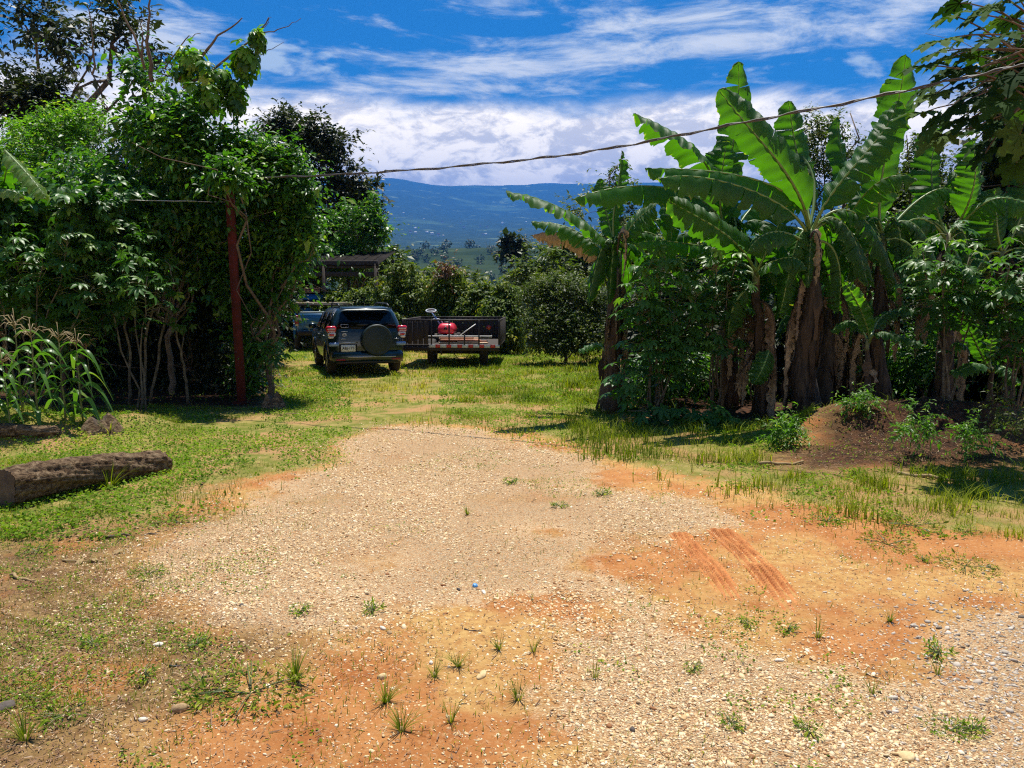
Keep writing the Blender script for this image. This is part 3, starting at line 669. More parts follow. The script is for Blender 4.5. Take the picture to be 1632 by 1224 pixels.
    mb = MB(); mb.inst(V, np.array([(0, 1, 2, 3)]), np.stack([x, y, H(x, y)+.004+rng.random(n)*.008], 1), randrot(n, .22), np.stack([w, s, s], 1), 0, rng.random(n))
    tag(mb.build('leaf_litter', M['litter']), 'dry leaf litter and straw bits lying on the soil', kind='stuff')
grass()

# ------------------------------------------------------------------ vehicles
SLOPE = -math.atan(.07)
def round_rect(yr, yf, hw, rc, n=7):
    pts = []
    for cx, cy, a0 in ((hw-rc, yf-rc, 0), (-hw+rc, yf-rc, 90), (-hw+rc, yr+rc, 180), (hw-rc, yr+rc, 270)):
        for k in range(n): a = R(a0+90*k/(n-1)); pts.append((cx+rc*math.cos(a), cy+rc*math.sin(a)))
    return pts
def loft(levels, rc=.25, n=7):
    V = []; Fc = []
    for z, yr, yf, hw, *q in levels:
        r = q[0] if q else rc; V += [(x, y, z) for x, y in round_rect(yr, yf, hw, r, n)]
    m = 4*n
    for i in range(len(levels)-1):
        for j in range(m): Fc.append((i*m+j, i*m+(j+1) % m, (i+1)*m+(j+1) % m, (i+1)*m+j))
    Fc.append(tuple(range(m))[::-1]); Fc.append(tuple((len(levels)-1)*m+j for j in range(m)))
    return np.array(V), Fc
def carve(o, cuts):
    for c, r, w in cuts:
        b = MB(); b.cyl((c[0]-w, c[1], c[2]), (c[0]+w, c[1], c[2]), r, 28); k = b.build('cut', M['black'])
        k.matrix_world = Matrix.Identity(4); md = o.modifiers.new('b', 'BOOLEAN'); md.operation = 'DIFFERENCE'; md.object = k; md.solver = 'EXACT'
        bpy.context.view_layer.update(); dg = bpy.context.evaluated_depsgraph_get(); me = bpy.data.meshes.new_from_object(o.evaluated_get(dg))
        o.modifiers.clear(); o.data = me; bpy.data.objects.remove(k)
    for p in o.data.polygons: p.use_smooth = True
    try: o.data.set_sharp_from_angle(angle=R(32))
    except Exception: pass
def smooth_by_angle(o, a=32):
    for p in o.data.polygons: p.use_smooth = True
    try: o.data.set_sharp_from_angle(angle=R(a))
    except Exception: pass
    return o
def wheel(root, x, y, r=.35, w=.22, side=1, rimmat='alloy'):
    e = []
    a = np.linspace(0, 2*math.pi, 40, endpoint=False); prof = [(-w/2, r*.62), (-w/2, r*.86), (-w*.38, r*.97), (-w*.1, r), (w*.1, r), (w*.38, r*.97), (w/2, r*.86), (w/2, r*.62)]
    V = []; Fc = []
    for px_, rr in prof: V += [(px_, rr*math.cos(t), rr*math.sin(t)) for t in a]
    m = 40
    for i in range(len(prof)):
        for j in range(m): i2 = (i+1) % len(prof); Fc.append((i*m+j, i2*m+j, i2*m+(j+1) % m, i*m+(j+1) % m))
    t = MB(); t.add(V, Fc); wo = t.build('wheel', M['rubber'], root, True); wo.location = (x, y, r)
    b = MB(); b.tube([(-w*.3, 0, 0), (w*.3*1, 0, 0)], r*.64, 24)
    b.cyl((side*w*.3, 0, 0), (side*w*.44, 0, 0), r*.16, 12)
    for k in range(5):
        t_ = 2*math.pi*k/5; c = np.array([side*w*.37, math.sin(t_)*r*.36, math.cos(t_)*r*.36]); b.box(c, (.03, r*.16, r*.56), .01, 1, rotx(-t_))
    b.tube([(side*w*.34, math.sin(q)*r*.62, math.cos(q)*r*.62) for q in np.linspace(0, 2*math.pi, 25)], .018, 6, 1, cap=False)
    b.build('rim', [M['black'], M[rimmat]], wo)
    return wo
def text_mesh(s, size, mat, parent, loc, rot, name='lettering'):
    c = bpy.data.curves.new(name, 'FONT'); c.body = s; c.size = size; c.align_x = 'CENTER'; c.align_y = 'CENTER'; c.extrude = .002; c.offset = size*.02
    o = bpy.data.objects.new(name, c); sc.collection.objects.link(o); bpy.context.view_layer.update()
    me = bpy.data.meshes.new_from_object(o.evaluated_get(bpy.context.evaluated_depsgraph_get())); bpy.data.objects.remove(o)
    me.materials.clear(); me.materials.append(mat); k = bpy.data.objects.new(name, me); sc.collection.objects.link(k); k.parent = parent; k.location = loc; k.rotation_euler = rot; return k
def build_suv():
    a = G(526, 597); yaw = R(20); SS = .89
    cx, cy = a[0], a[1]      # rear left contact; local (-.78,-1.33)
    off = rotz(yaw) @ np.array([-.78*SS, -1.33*SS, 0]); loc = (cx-off[0]+.02, cy-off[1]+.05); z = gz(*loc)
    root = empty('parked_suv', (loc[0], loc[1], z+.005), (0, 0, 0)); root.scale = (SS, SS, SS)
    root.rotation_euler = (Matrix.Rotation(SLOPE, 4, 'X') @ Matrix.Rotation(yaw, 4, 'Z')).to_euler()
    tag(root, 'dark teal SUV with covered spare tyre on its back door, parked on the grass', 'car')
    lv = [(.30, -2.02, 2.05, .80), (.37, -2.10, 2.2, .87), (.55, -2.14, 2.28, .905), (.78, -2.14, 2.25, .912), (.95, -2.12, 2.12, .90, .28), (1.02, -2.11, 1.75, .885, .26), (1.06, -2.10, 1.2, .872, .22),
          (1.30, -2.02, .95, .80, .2), (1.50, -1.93, .62, .72, .2), (1.58, -1.87, .42, .67, .22), (1.63, -1.78, .25, .60, .25), (1.655, -1.6, .05, .48, .25)]
    V, Fc = loft(lv); b = MB(); b.add(V, Fc); body = b.build('body', M['paint'], root)
    body.parent = None; carve(body, [((0, -1.33, .36), .41, 1.2), ((0, 1.33, .36), .41, 1.2)]); body.parent = root
    b = MB(); b.box((0, 0, .42), (1.35, 3.9, .26), .04); b.build('underbody', M['black'], root)
    for sx in (-1, 1):
        for y in (-1.33, 1.33):
            wheel(root, sx*.79, y, .345, .22, sx)
            b = MB(); b.tube([(sx*.905, y+.425*math.cos(t), .36+.425*math.sin(t)) for t in np.linspace(-.15, math.pi+.15, 18)], .022, 6); b.build('wheel_arch_trim', M['paint'], root, True)
    # rear window and side windows follow the greenhouse lean
    def panel(name, pts, mat, th=.012, nrm=(0, -1, 0)):
        pts = np.array(pts, float); n = len(pts); nr = np.array(nrm, float); V = np.concatenate([pts, pts+nr*th]); Fc = [tuple(range(n))[::-1], tuple(range(n, 2*n))]+[(i, (i+1) % n, n+(i+1) % n, n+i) for i in range(n)]
        q = MB(); q.add(V, Fc); return q.build(name, mat, root)
    def ry(zz): return np.interp(zz, [l[0] for l in lv], [l[1] for l in lv])
    def hw(zz): return np.interp(zz, [l[0] for l in lv], [l[3] for l in lv])
    zz = [1.13, 1.30, 1.50, 1.53]; xx = [.72, .665, .60, .52]; q = MB(); V = [(sg*x_, ry(z_)-.014, z_) for z_, x_ in zip(zz, xx) for sg in (-1, 1)]; V += [(a_, b_+.01, c_) for a_, b_, c_ in V]
    q.add(V, [(2*i, 2*i+1, 2*i+3, 2*i+2) for i in range(3)]+[(8+2*i+2, 8+2*i+3, 8+2*i+1, 8+2*i) for i in range(3)]+[(0, 8, 9, 1), (6, 7, 15, 14)]+[(2*i+2, 10+2*i, 8+2*i, 2*i) for i in range(3)]+[(2*i+1, 9+2*i, 11+2*i, 2*i+3) for i in range(3)]); q.build('rear_window', M['glass'], root)
    for sx in (-1, 1):
        for y0, y1, t0, t1 in ((-1.92, -1.15, -1.72, -1.12), (-1.08, -.10, -1.05, -.12), (-.03, 1.02, -.05, .55)):
            z0, z1 = 1.10, 1.49; x0, x1 = sx*(hw(z0)+.004), sx*(hw(z1)+.006)
            panel('side_window', [(x0, y0, z0), (x0, y1, z0), (x1, t1, z1), (x1, t0, z1)], M['glass'], .008, (sx, 0, 0))
        b = MB(); b.box((sx*.885, -2.015, 1.12), (.17, .16, .13), .035, 0); b.box((sx*.85, -2.08, 1.12), (.23, .07, .15), .03, 0); b.box((sx*.84, -2.085, 1.00), (.19, .07, .11), .03, 1)
        b.box((sx*.86, -2.1, .93), (.13, .05, .06), .02, 1); b.box((sx*.85, -2.118, 1.125), (.18, .012, .022), .004, 1); b.box((sx*.85, -2.118, 1.075), (.18, .012, .016), .004, 1); b.box((sx*.845, -2.122, .985), (.11, .012, .05), .02, 0)
        b.build('tail_light', [M['redlight'], M['whitelens']], root)
        b = MB(); b.box((sx*.66, -2.225, .40), (.22, .05, .045), .012); b.build('reflector', M['reddim'], root)
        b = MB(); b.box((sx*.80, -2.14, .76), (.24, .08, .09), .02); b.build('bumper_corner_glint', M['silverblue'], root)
        b = MB(); b.tube([(sx*.60, -1.72, 1.655), (sx*.60, -1.5, 1.715), (sx*.585, -.2, 1.735), (sx*.56, .15, 1.65)], .02, 8); b.build('roof_rail', M['black'], root, True)
        b = MB(); b.box((sx*1.0, .80, 1.12), (.20, .10, .15), .04); b.cyl((sx*.86, .82, 1.08), (sx*.95, .82, 1.10), .02, 8); b.build('side_mirror', M['paint'], root, True)
        for y in (-.95, .15): b = MB(); b.box((sx*.915, y, .93), (.03, .17, .025), .01); b.build('door_handle', M['chrome'], root)
    b = MB(); b.box((0, -2.15, .46), (1.70, .17, .26), .06); b.box((0, -2.14, .33), (1.5, .10, .10), .03, 1); b.build('rear_bumper', [M['paint'], M['black']], root)
    b = MB(); b.box((.08, -2.242, .455), (1.15, .02, .022), .006); b.build('bumper_strip', M['chrome'], root)
    b = MB(); b.box((0, -1.97, 1.60), (1.24, .20, .035), .015, 0); b.box((0, -2.08, 1.592), (1.1, .03, .02), .006, 0); b.build('spoiler', M['paint'], root)
    # spare wheel cover
    cxs, cz = .20, .86; V = []; m = 48; pr = [(-2.12, .30), (-2.14, .355), (-2.17, .372), (-2.29, .372), (-2.325, .362), (-2.34, .345), (-2.325, .325), (-2.33, .30), (-2.35, .15), (-2.355, .02)]
    for yy, rr in pr: V += [(cxs+rr*math.cos(t), yy, cz+rr*math.sin(t)) for t in np.linspace(0, 2*math.pi, m, endpoint=False)]
    Fc = [(i*m+j, (i+1)*m+j, (i+1)*m+(j+1) % m, i*m+(j+1) % m) for i in range(len(pr)-1) for j in range(m)]; Fc.append(tuple((len(pr)-1)*m+j for j in range(m))[::-1])
    b = MB(); b.add(V, Fc); b.build('spare_tyre_cover', M['cover'], root, True)
    b = MB(); b.box((-.47, -2.145, .665), (.42, .03, .20), .02); b.build('plate_recess', M['black'], root)
    b = MB(); b.box((-.47, -2.168, .665), (.34, .014, .165), .006); pl = b.build('licence_plate', M['plate'], root)
    text_mesh('ABJ-173', .088, M['black'], pl, (-.47, -2.1775, .665), (R(90), 0, 0), 'plate_number')
    b = MB(); b.box((-.45, -2.150, .80), (.42, .03, .02), .006); b.build('tailgate_trim', M['chrome'], root)
    b = MB(); b.tube([(-.55+.055*math.cos(t), -2.15, .985+.035*math.sin(t)) for t in np.linspace(0, 6.283, 20)], .006, 6, cap=False); b.tube([(-.55+.02*math.cos(t), -2.15, .985+.035*math.sin(t)) for t in np.linspace(0, 6.283, 16)], .005, 6, cap=False); b.tube([(-.55+.035*math.cos(t), -2.15, 1.0+.014*math.sin(t)) for t in np.linspace(0, 6.283, 16)], .005, 6, cap=False); b.build('emblem', M['chrome'], root)
    for q_ in ((-.55, 1.065, .16), (-.58, .89, .12), (.70, .88, .12)): b = MB(); b.box((q_[0], -2.145, q_[1]), (q_[2], .02, .018), .005); b.build('badge', M['chrome'], root)
    b = MB(); b.tube([(.12, -2.12, 1.13), (-.15, -2.125, 1.15), (-.45, -2.115, 1.16)], .009, 6); b.build('wiper', M['black'], root)
    b = MB(); b.tube([(-.62, -2.10, 1.16), (-.45, -2.09, 1.16), (-.45, -2.07, 1.23), (-.62, -2.07, 1.23), (-.62, -2.10, 1.16)], .006, 4); b.build('window_sticker', M['whitelens'], root)
    b = MB(); b.tube([(0.02, -1.55, 1.66), (0.02, -1.60, 1.86)], [.012, .004], 6); b.build('antenna', M['black'], root)
    b = MB(); b.cyl((.45, -2.1, .30), (.45, -1.6, .30), .03, 10); b.build('exhaust', M['steel'], root)
    return root
build_suv()
def build_pickup(a_px, yaw, paint, label, load=True, name='pickup_truck'):
    a = G(*a_px); off = rotz(yaw) @ np.array([-.72, -1.25, 0]); loc = (a[0]-off[0], a[1]-off[1]); z = gz(*loc)
    root = empty(name, (loc[0], loc[1], z)); root.rotation_euler = (Matrix.Rotation(SLOPE, 4, 'X') @ Matrix.Rotation(yaw, 4, 'Z')).to_euler(); root.scale = (1.1, 1.1, 1.2); tag(root, label, 'pickup truck')
    b = MB(); V, Fc = loft([(.45, -.2, 2.3, .78), (.55, -.2, 2.42, .84), (.85, -.2, 2.42, .85), (.98, -.2, 2.2, .83), (1.04, -.2, 1.3, .80), (1.10, -.18, 1.15, .79), (1.45, -.02, .55, .70), (1.52, .05, .42, .66), (1.56, .2, .3, .55)], .12); b.add(V, Fc)
    cab = b.build('cab', M[paint], root); cab.parent = None; carve(cab, [((0, 1.5, .38), .42, 1.2)]); cab.parent = root
    b = MB(); b.box((0, -1.25, .56), (1.5, 2.05, .06), .01)
    for sx in (-1, 1): b.box((sx*.79, -1.25, .80), (.08, 2.1, .44), .03); b.box((sx*.84, -1.25, .80), (.07, 1.0, .10), .03)
    bed = b.build('cargo_bed', M[paint], root)
    b = MB(); b.box((0, -2.31, .82), (1.46, .05, .42), .02); b.box((0, -2.34, .84), (1.10, .02, .24), .01); b.build('tailgate', M[paint], root)
    b = MB(); b.box((.02, -2.36, .86), (.22, .03, .12), .02); b.build('tailgate_latch', M['black'], root)
    b = MB(); b.box((0, -2.40, .52), (1.5, .10, .12), .02); b.cyl((.0, -2.45, .5), (0, -2.52, .5), .04, 10); b.build('rear_bumper', M['steel'], root)
    for sx in (-1, 1):
        b = MB(); b.box((sx*.77, -2.335, .86), (.11, .04, .26), .015, 0); b.box((sx*.77, -2.345, .74), (.09, .03, .05), .01, 1); b.build('tail_light', [M['reddim'], M['lumber']], root)
        b = MB(); b.tube([(sx*.83, -1.25+.44*math.cos(t), .36+.44*math.sin(t)) for t in np.linspace(0, math.pi, 14)], .035, 6); b.build('fender', M[paint], root, True)
        for y in (-1.25, 1.5): wheel(root, sx*.74, y, .36, .2, sx, 'steel')
        b = MB(); b.add([(sx*.80, .1, 1.12), (sx*.80, 1.02, 1.12), (sx*.715, .55, 1.42), (sx*.715, .14, 1.42)], [(0, 1, 2, 3)]); b.build('side_window', M['glass'], root)
        b = MB(); b.box((sx*.98, .85, 1.15), (.16, .06, .18), .03); b.build('side_mirror', M['black'], root)
    b = MB(); b.box((0, -.115, 1.28), (1.24, .02, .26), .008, 0, rotx(-.35)); b.build('rear_window', M['glass'], root)
    b = MB(); b.tube([(-.35+.19*math.cos(t), -.20, 1.20+.12*math.sin(t)) for t in np.linspace(.2, 3, 14)], .012, 6); b.build('headrest_hoop', M['grey'], root)
    b = MB()
    for x in (-.74, .74):
        for y in (-2.2, -.35): b.cyl((x, y, 1.0), (x, y, 1.26), .025, 8)
        b.cyl((x, -2.25, 1.26), (x, -.3, 1.26), .025, 8)
    for y in (-2.2, -.35): b.cyl((-.76, y, 1.26), (.76, y, 1.26), .025, 8)
    b.build('cargo_rack', M['steel'], root)
    if load:
        Rm = rotz(yaw) @ rotx(SLOPE); base = np.array([loc[0], loc[1], z])
        r2 = empty('lumber_stack', base+Rm @ np.array([0, -2.3, 1.545])); r2.rotation_euler = root.rotation_euler; tag(r2, 'long pale boards lying across the rack of the blue pickup', 'lumber')
        for k in range(3): b = MB(); b.box((.0+.03*k, .02+.17*k, .02), (1.95, .15, .05), .006); b.build('board', M['lumber'], r2)
        r3 = empty('crate', base+Rm @ np.array([-.25, .35, 1.91])); r3.rotation_euler = root.rotation_euler; tag(r3, 'small reddish wooden crate on the roof of the blue pickup', 'crate')
        for k in range(3): b = MB(); b.box((0, 0, .03+.065*k), (.55, .4, .05), .006); b.build('slat', M['redlumber'], r3)
        for x in (-.25, .25): b = MB(); b.box((x, -.18, .09), (.04, .02, .19), .004); b.build('post', M['redlumber'], r3)
        r4 = empty('plank', base+Rm @ np.array([.35, .35, 1.888])); r4.rotation_euler = root.rotation_euler; tag(r4, 'single dark plank lying across the roof of the blue pickup', 'plank')
        b = MB(); b.box((0, 0, 0), (1.5, .14, .03), .004); b.build('plank_board', M['tin'], r4)
        b = MB(); b.tube([(-.4, .02, .016), (.4, .02, .016)], .006, 5); b.build('strap', M['black'], r4)
        r5 = empty('cargo_box', base+Rm @ np.array([-.2, -1.6, .72])); r5.rotation_euler = root.rotation_euler; tag(r5, 'dull green box standing in the bed of the blue pickup', 'box')
        b = MB(); b.box((0, 0, .27), (1.0, .8, .52), .03); b.build('box_body', mat_basic('green_box', (.02, .09, .06), .6), r5)
        b = MB(); b.box((0, 0, .54), (1.04, .84, .04), .015); b.build('lid', mat_basic('pale_lid', (.35, .42, .42), .6), r5)
    return root
build_pickup((480, 556), R(16), 'bluepaint', 'blue pickup truck with a pale board across its rack, ahead of the SUV')
build_pickup((441, 545), R(18), 'navy', 'dark navy pickup truck half hidden in the shade left of the blue pickup', False)

# ------------------------------------------------------------------ trailer and its load
def build_trailer():
    a = G(727, 583); loc = (a[0], a[1]+.25); z = gz(*loc); k = 19.2/F
    root = empty('flatbed_trailer', (loc[0], loc[1], z)); root.rotation_euler = (SLOPE, 0, R(-2)); tag(root, 'black stake sided farm trailer with red and white reflective strip beside the SUV', 'trailer')
    W0, W1 = -1.24, 1.12; ZB = .56; ZT = 1.15; YR, YF = -.75, 2.2
    b = MB(); b.box(((W0+W1)/2, (YR+YF)/2, ZB-.03), (W1-W0, YF-YR, .06), .01)
    for x in (-.9, -.3, .3, .85): b.box((x, (YR+YF)/2, ZB-.11), (.07, YF-YR, .10), .01)
    b.build('deck', M['darkwood'], root)
    b = MB(); n = 16
    for i in range(n):
        x = W0+(W1-W0)*(i+.5)/n; b.box((x, YF, (ZB+ZT)/2+.01*rng.normal()), ((W1-W0)/n-.012, .03, ZT-ZB-.02), .004, var=.5)
    b.build('front_wall', M['darkwood'], root)
    for sx, xx in ((-1, W0), (1, W1)):
        b = MB()
        for i in range(14): y = YR+(YF-YR)*(i+.5)/14; b.box((xx, y, (ZB+ZT)/2), (.03, (YF-YR)/14-.015, ZT-ZB-.02), .004)
        b.cyl((xx, YR, ZT), (xx, YF, ZT), .022, 8); b.build('side_wall', M['darkwood'], root)
    b = MB()
    for i in range(5): x = W0+.06+.128*i; b.box((x, YR, (ZB+ZT)/2), (.116, .03, ZT-ZB-.02), .004)
    b.build('rear_panel', M['darkwood'], root)
    for yy_ in (YR, YF): b = MB(); b.cyl((W0, yy_, ZT), (W1, yy_, ZT), .02, 8); b.build('top_rail', M['steel'], root)
    for x in (W0+.02, -.53, -.10, .62, W1-.02, .27):
        b = MB(); zt = ZT if x != .27 else ZB+.25; b.box((x, YR-.025, (ZB-.1+zt)/2), (.035, .03, zt-ZB+.1), .006); b.build('stake', M['steel'], root)
    b = MB(); b.box(((W0+W1)/2, YR-.02, ZB-.10), (W1-W0, .05, .10), .01); b.build('rear_beam', M['steel'], root)
    b = MB(); x = -.58; i = 0
    while x < W1-.02:
        w = min(.15 if i % 2 == 0 else .115, W1-x); b.box((x+w/2, YR-.052, ZB-.035), (w-.004, .008, .07), .002, i % 2)
        x += w; i += 1
    b.build('reflective_strip', [M['whitetape'], M['redtape']], root)
    b = MB(); b.box((.86, YR-.04, ZB+.42), (.10, .015, .10), .02, 0, roty(.5)); b.build('reflector', M['reddim'], root)
    for x in (-.62, .68):
        w = wheel(root, x, .05, .33, .19, 1 if x > 0 else -1, 'steel')
        b = MB()
        for q in range(4): b.box((x*.82, .05, .42+.02*q), (.06, .9-.16*q, .014), .002)
        b.box((x*.82, -.38, .48), (.05, .05, .16), .01); b.box((x*.82, .5, .48), (.05, .05, .16), .01); b.build('leaf_spring', M['steel'], root)
    b = MB(); b.cyl((-.6, .05, .33), (.66, .05, .33), .045, 12); b.box((0, .05, .33), (.9, .09, .09), .01); b.build('axle', M['steel'], root)
    for x in (-.42, -.30): b = MB(); b.box((x, YR+.05, .42), (.04, .05, .22), .005); b.build('hanger', M['steel'], root)
    b = MB(); t = np.linspace(0, 1, 16); b.tube(np.stack([-.08+.55*t, 0*t+YR+.05, .48-.30*np.sin(t*math.pi)**1+.0*t], 1), .010, 6); b.build('brake_hose', M['black'], root)
    b = MB(); b.tube([(-.3, YF, ZB-.1), (0, YF+1.2, ZB-.12), (.3, YF, ZB-.1)], .04, 8); b.build('drawbar', M['steel'], root)
    Rm = rotz(R(-2)) @ rotx(SLOPE); base = np.array([loc[0], loc[1], z])
    def on(x, y, zz): return base+Rm @ np.array([x, y, zz])
    # red ride-on machine
    r = empty('garden_tractor', on(-.30, .55, ZB)); r.rotation_euler = root.rotation_euler; r.scale = (.82, .82, .8); tag(r, 'red ride on garden machine with grey steering wheel standing in the trailer', 'tractor')
    b = MB(); V, Fc = loft([(.27, -.42, .45, .23, .08), (.34, -.47, .5, .26, .1), (.44, -.46, .48, .26, .1), (.52, -.42, .42, .23, .1), (.58, -.36, .36, .19, .09), (.60, -.3, .3, .13, .08)], .1, 5); b.add(V, Fc); b.box((0, -.46, .31), (.46, .06, .05), .02); smooth_by_angle(b.build('hood', M['redpaint'], r), 50)
    b = MB(); b.add([(-.07, -.487, .40), (.07, -.487, .40), (.0, -.487, .53), (-.07, -.47, .40), (.07, -.47, .40), (0, -.47, .53)], [(0, 1, 2), (0, 3, 4, 1), (1, 4, 5, 2), (2, 5, 3, 0)]); b.build('warning_triangle', M['black'], r)
    b = MB(); b.box((0, .0, .2), (.42, 1.1, .12), .03); b.box((0, -.05, .62), (.2, .2, .05), .02); b.build('chassis', M['black'], r)
    for x in (-.3, .3):
        for y in (-.35, .5): b = MB(); b.tube([(x-.05, y, .14), (x+.05, y, .14)], .14, 20); b.build('wheel', M['rubber'], r, True)
    b = MB(); b.tube([(-.22, .1, .5), (-.36, .15, .72), (-.52, .2, .94)], .024, 8); b.build('steering_column', M['silverblue'], r)
    b = MB(); c = np.array([-.54, .2, .99]); b.tube([c+np.array([.16*math.cos(t), .10*math.sin(t), .05*math.sin(t)]) for t in np.linspace(0, 2*math.pi, 25)], .020, 8, cap=False); b.tube([c+np.array([-.15, 0, 0]), c, c+np.array([.15, 0, 0])], .012, 6); b.build('steering_wheel', M['grey'], r)
    b = MB(); b.tube([(-.50+.19*math.cos(t)+.12, .25, .56+.17*math.sin(t)) for t in np.linspace(-.1, math.pi-.4, 14)][::-1], .02, 8); b.build('seat_hoop', M['grey'], r)
    b = MB(); b.cyl((.30, -.30, .18), (.36, -.30, .18), .09, 18); b.cyl((.36, -.30, .18), (.365, -.30, .18), .05, 12, 1); b.build('hub', [M['black'], M['alloy']], r)
    r = empty('plank_pile', on(.22, .0, ZB)); r.rotation_euler = root.rotation_euler; tag(r, 'pile of reddish planks lying flat in the trailer behind the stakes', 'lumber')
    for q in range(9): b = MB(); b.box((-.05+.1*rng.random()-.02*q, -.35+.13*(q % 4), .02+.032*(q//2)), (1.25-.1*rng.random()-.04*q, .13, .026), .004, 0, rotz(.04*rng.normal())); b.build('plank', M['redlumber' if q % 3 else 'lumber'], r)
    r = empty('white_board', on(.1, -.55, ZB+.19)); r.rotation_euler = root.rotation_euler; tag(r, 'long white board laid on top of the reddish planks in the trailer', 'board')
    b = MB(); b.box((.0, 0, .0), (1.62, .05, .035), .004); b.build('board_face', M['white'], r); b = MB(); b.box((.80, -.01, 0), (.04, .06, .045), .004); b.build('board_end', M['white'], r)
    r = tag(MB().__class__() and (lambda b: (b.tube([on(.14, -.5, ZB+.22), on(.50, -.3, ZB+.48)], .012, 6), b.build('pipe', M['white']))[1])(MB()), 'thin white pipe leaning diagonally on the planks in the trailer', 'pipe')
build_trailer()

# ------------------------------------------------------------------ banana plants
def mat_banana():
    m = bpy.data.materials.new('banana_leaf'); m.use_nodes = True; nt = m.node_tree; N = nt.nodes; L = nt.links; b = N['Principled BSDF']; out = N['Material Output']
    b.inputs['Roughness'].default_value = .46; b.inputs['Specular IOR Level'].default_value = .35
    at = N.new('ShaderNodeAttribute'); at.attribute_name = 'var'; cr = N.new('ShaderNodeValToRGB'); e = cr.color_ramp.elements
    e[0].position = .0; e[0].color = (.016, .060, .010, 1); e[1].position = .62; e[1].color = (.045, .135, .018, 1)
    for p, c in ((.80, (.20, .26, .09)), (.90, (.20, .12, .05)), (1.0, (.06, .035, .02))): q = e.new(p); q.color = (*c, 1)
    L.new(at.outputs['Fac'], cr.inputs[0])
    ar = N.new('ShaderNodeAttribute'); ar.attribute_name = 'rib'
    w = N.new('ShaderNodeTexWave'); w.wave_type = 'BANDS'; w.bands_direction = 'X'; w.inputs['Scale'].default_value = 1.0; w.inputs['Distortion'].default_value = .6; w.inputs['Detail'].default_value = 2
    cx = N.new('ShaderNodeCombineXYZ'); sc_ = N.new('ShaderNodeMath'); sc_.operation = 'MULTIPLY'; sc_.inputs[1].default_value = 26; L.new(ar.outputs['Fac'], sc_.inputs[0]); L.new(sc_.outputs[0], cx.inputs[0]); L.new(cx.outputs[0], w.inputs['Vector'])
    rr = N.new('ShaderNodeMapRange'); rr.inputs[3].default_value = .84; rr.inputs[4].default_value = 1.08; L.new(w.outputs['Fac'], rr.inputs[0])
    vm = N.new('ShaderNodeVectorMath'); vm.operation = 'SCALE'; L.new(cr.outputs[0], vm.inputs[0]); L.new(rr.outputs[0], vm.inputs['Scale']); L.new(vm.outputs[0], b.inputs['Base Color'])
    bp = N.new('ShaderNodeBump'); bp.inputs['Strength'].default_value = .35; bp.inputs['Distance'].default_value = .008; L.new(w.outputs['Fac'], bp.inputs['Height']); L.new(bp.outputs[0], b.inputs['Normal'])
    tr = N.new('ShaderNodeBsdfTranslucent'); mul = N.new('ShaderNodeMix'); mul.data_type = 'RGBA'; mul.blend_type = 'MULTIPLY'; mul.inputs[0].default_value = 1
    L.new(vm.outputs[0], mul.inputs[6]); mul.inputs[7].default_value = (3.0, 3.2, .35, 1); L.new(mul.outputs[2], tr.inputs[0])
    mx = N.new('ShaderNodeMixShader'); mx.inputs[0].default_value = .42; L.new(b.outputs[0], mx.inputs[1]); L.new(tr.outputs[0], mx.inputs[2]); L.new(mx.outputs[0], out.inputs[0])
    return m
M['banana'] = mat_banana()
M['midrib'] = mat_basic('midrib', (.16, .24, .06), .4)
M['stemgreen'] = mat_basic('green_stalk', (.09, .13, .035), .5, col2=(.16, .15, .05), nscale=5, stretch=(3, 3, .5))
M['sheath'] = mat_basic('dry_sheath', (.018, .013, .009), .85, col2=(.085, .058, .034), nscale=9, stretch=(2.5, 2.5, .35), bump=.5, bscale=18)
def bez(p, t):
    p = [np.asarray(q, float) for q in p]; t = t[:, None]
    return (1-t)**3*p[0]+3*(1-t)**2*t*p[1]+3*(1-t)*t*t*p[2]+t**3*p[3]
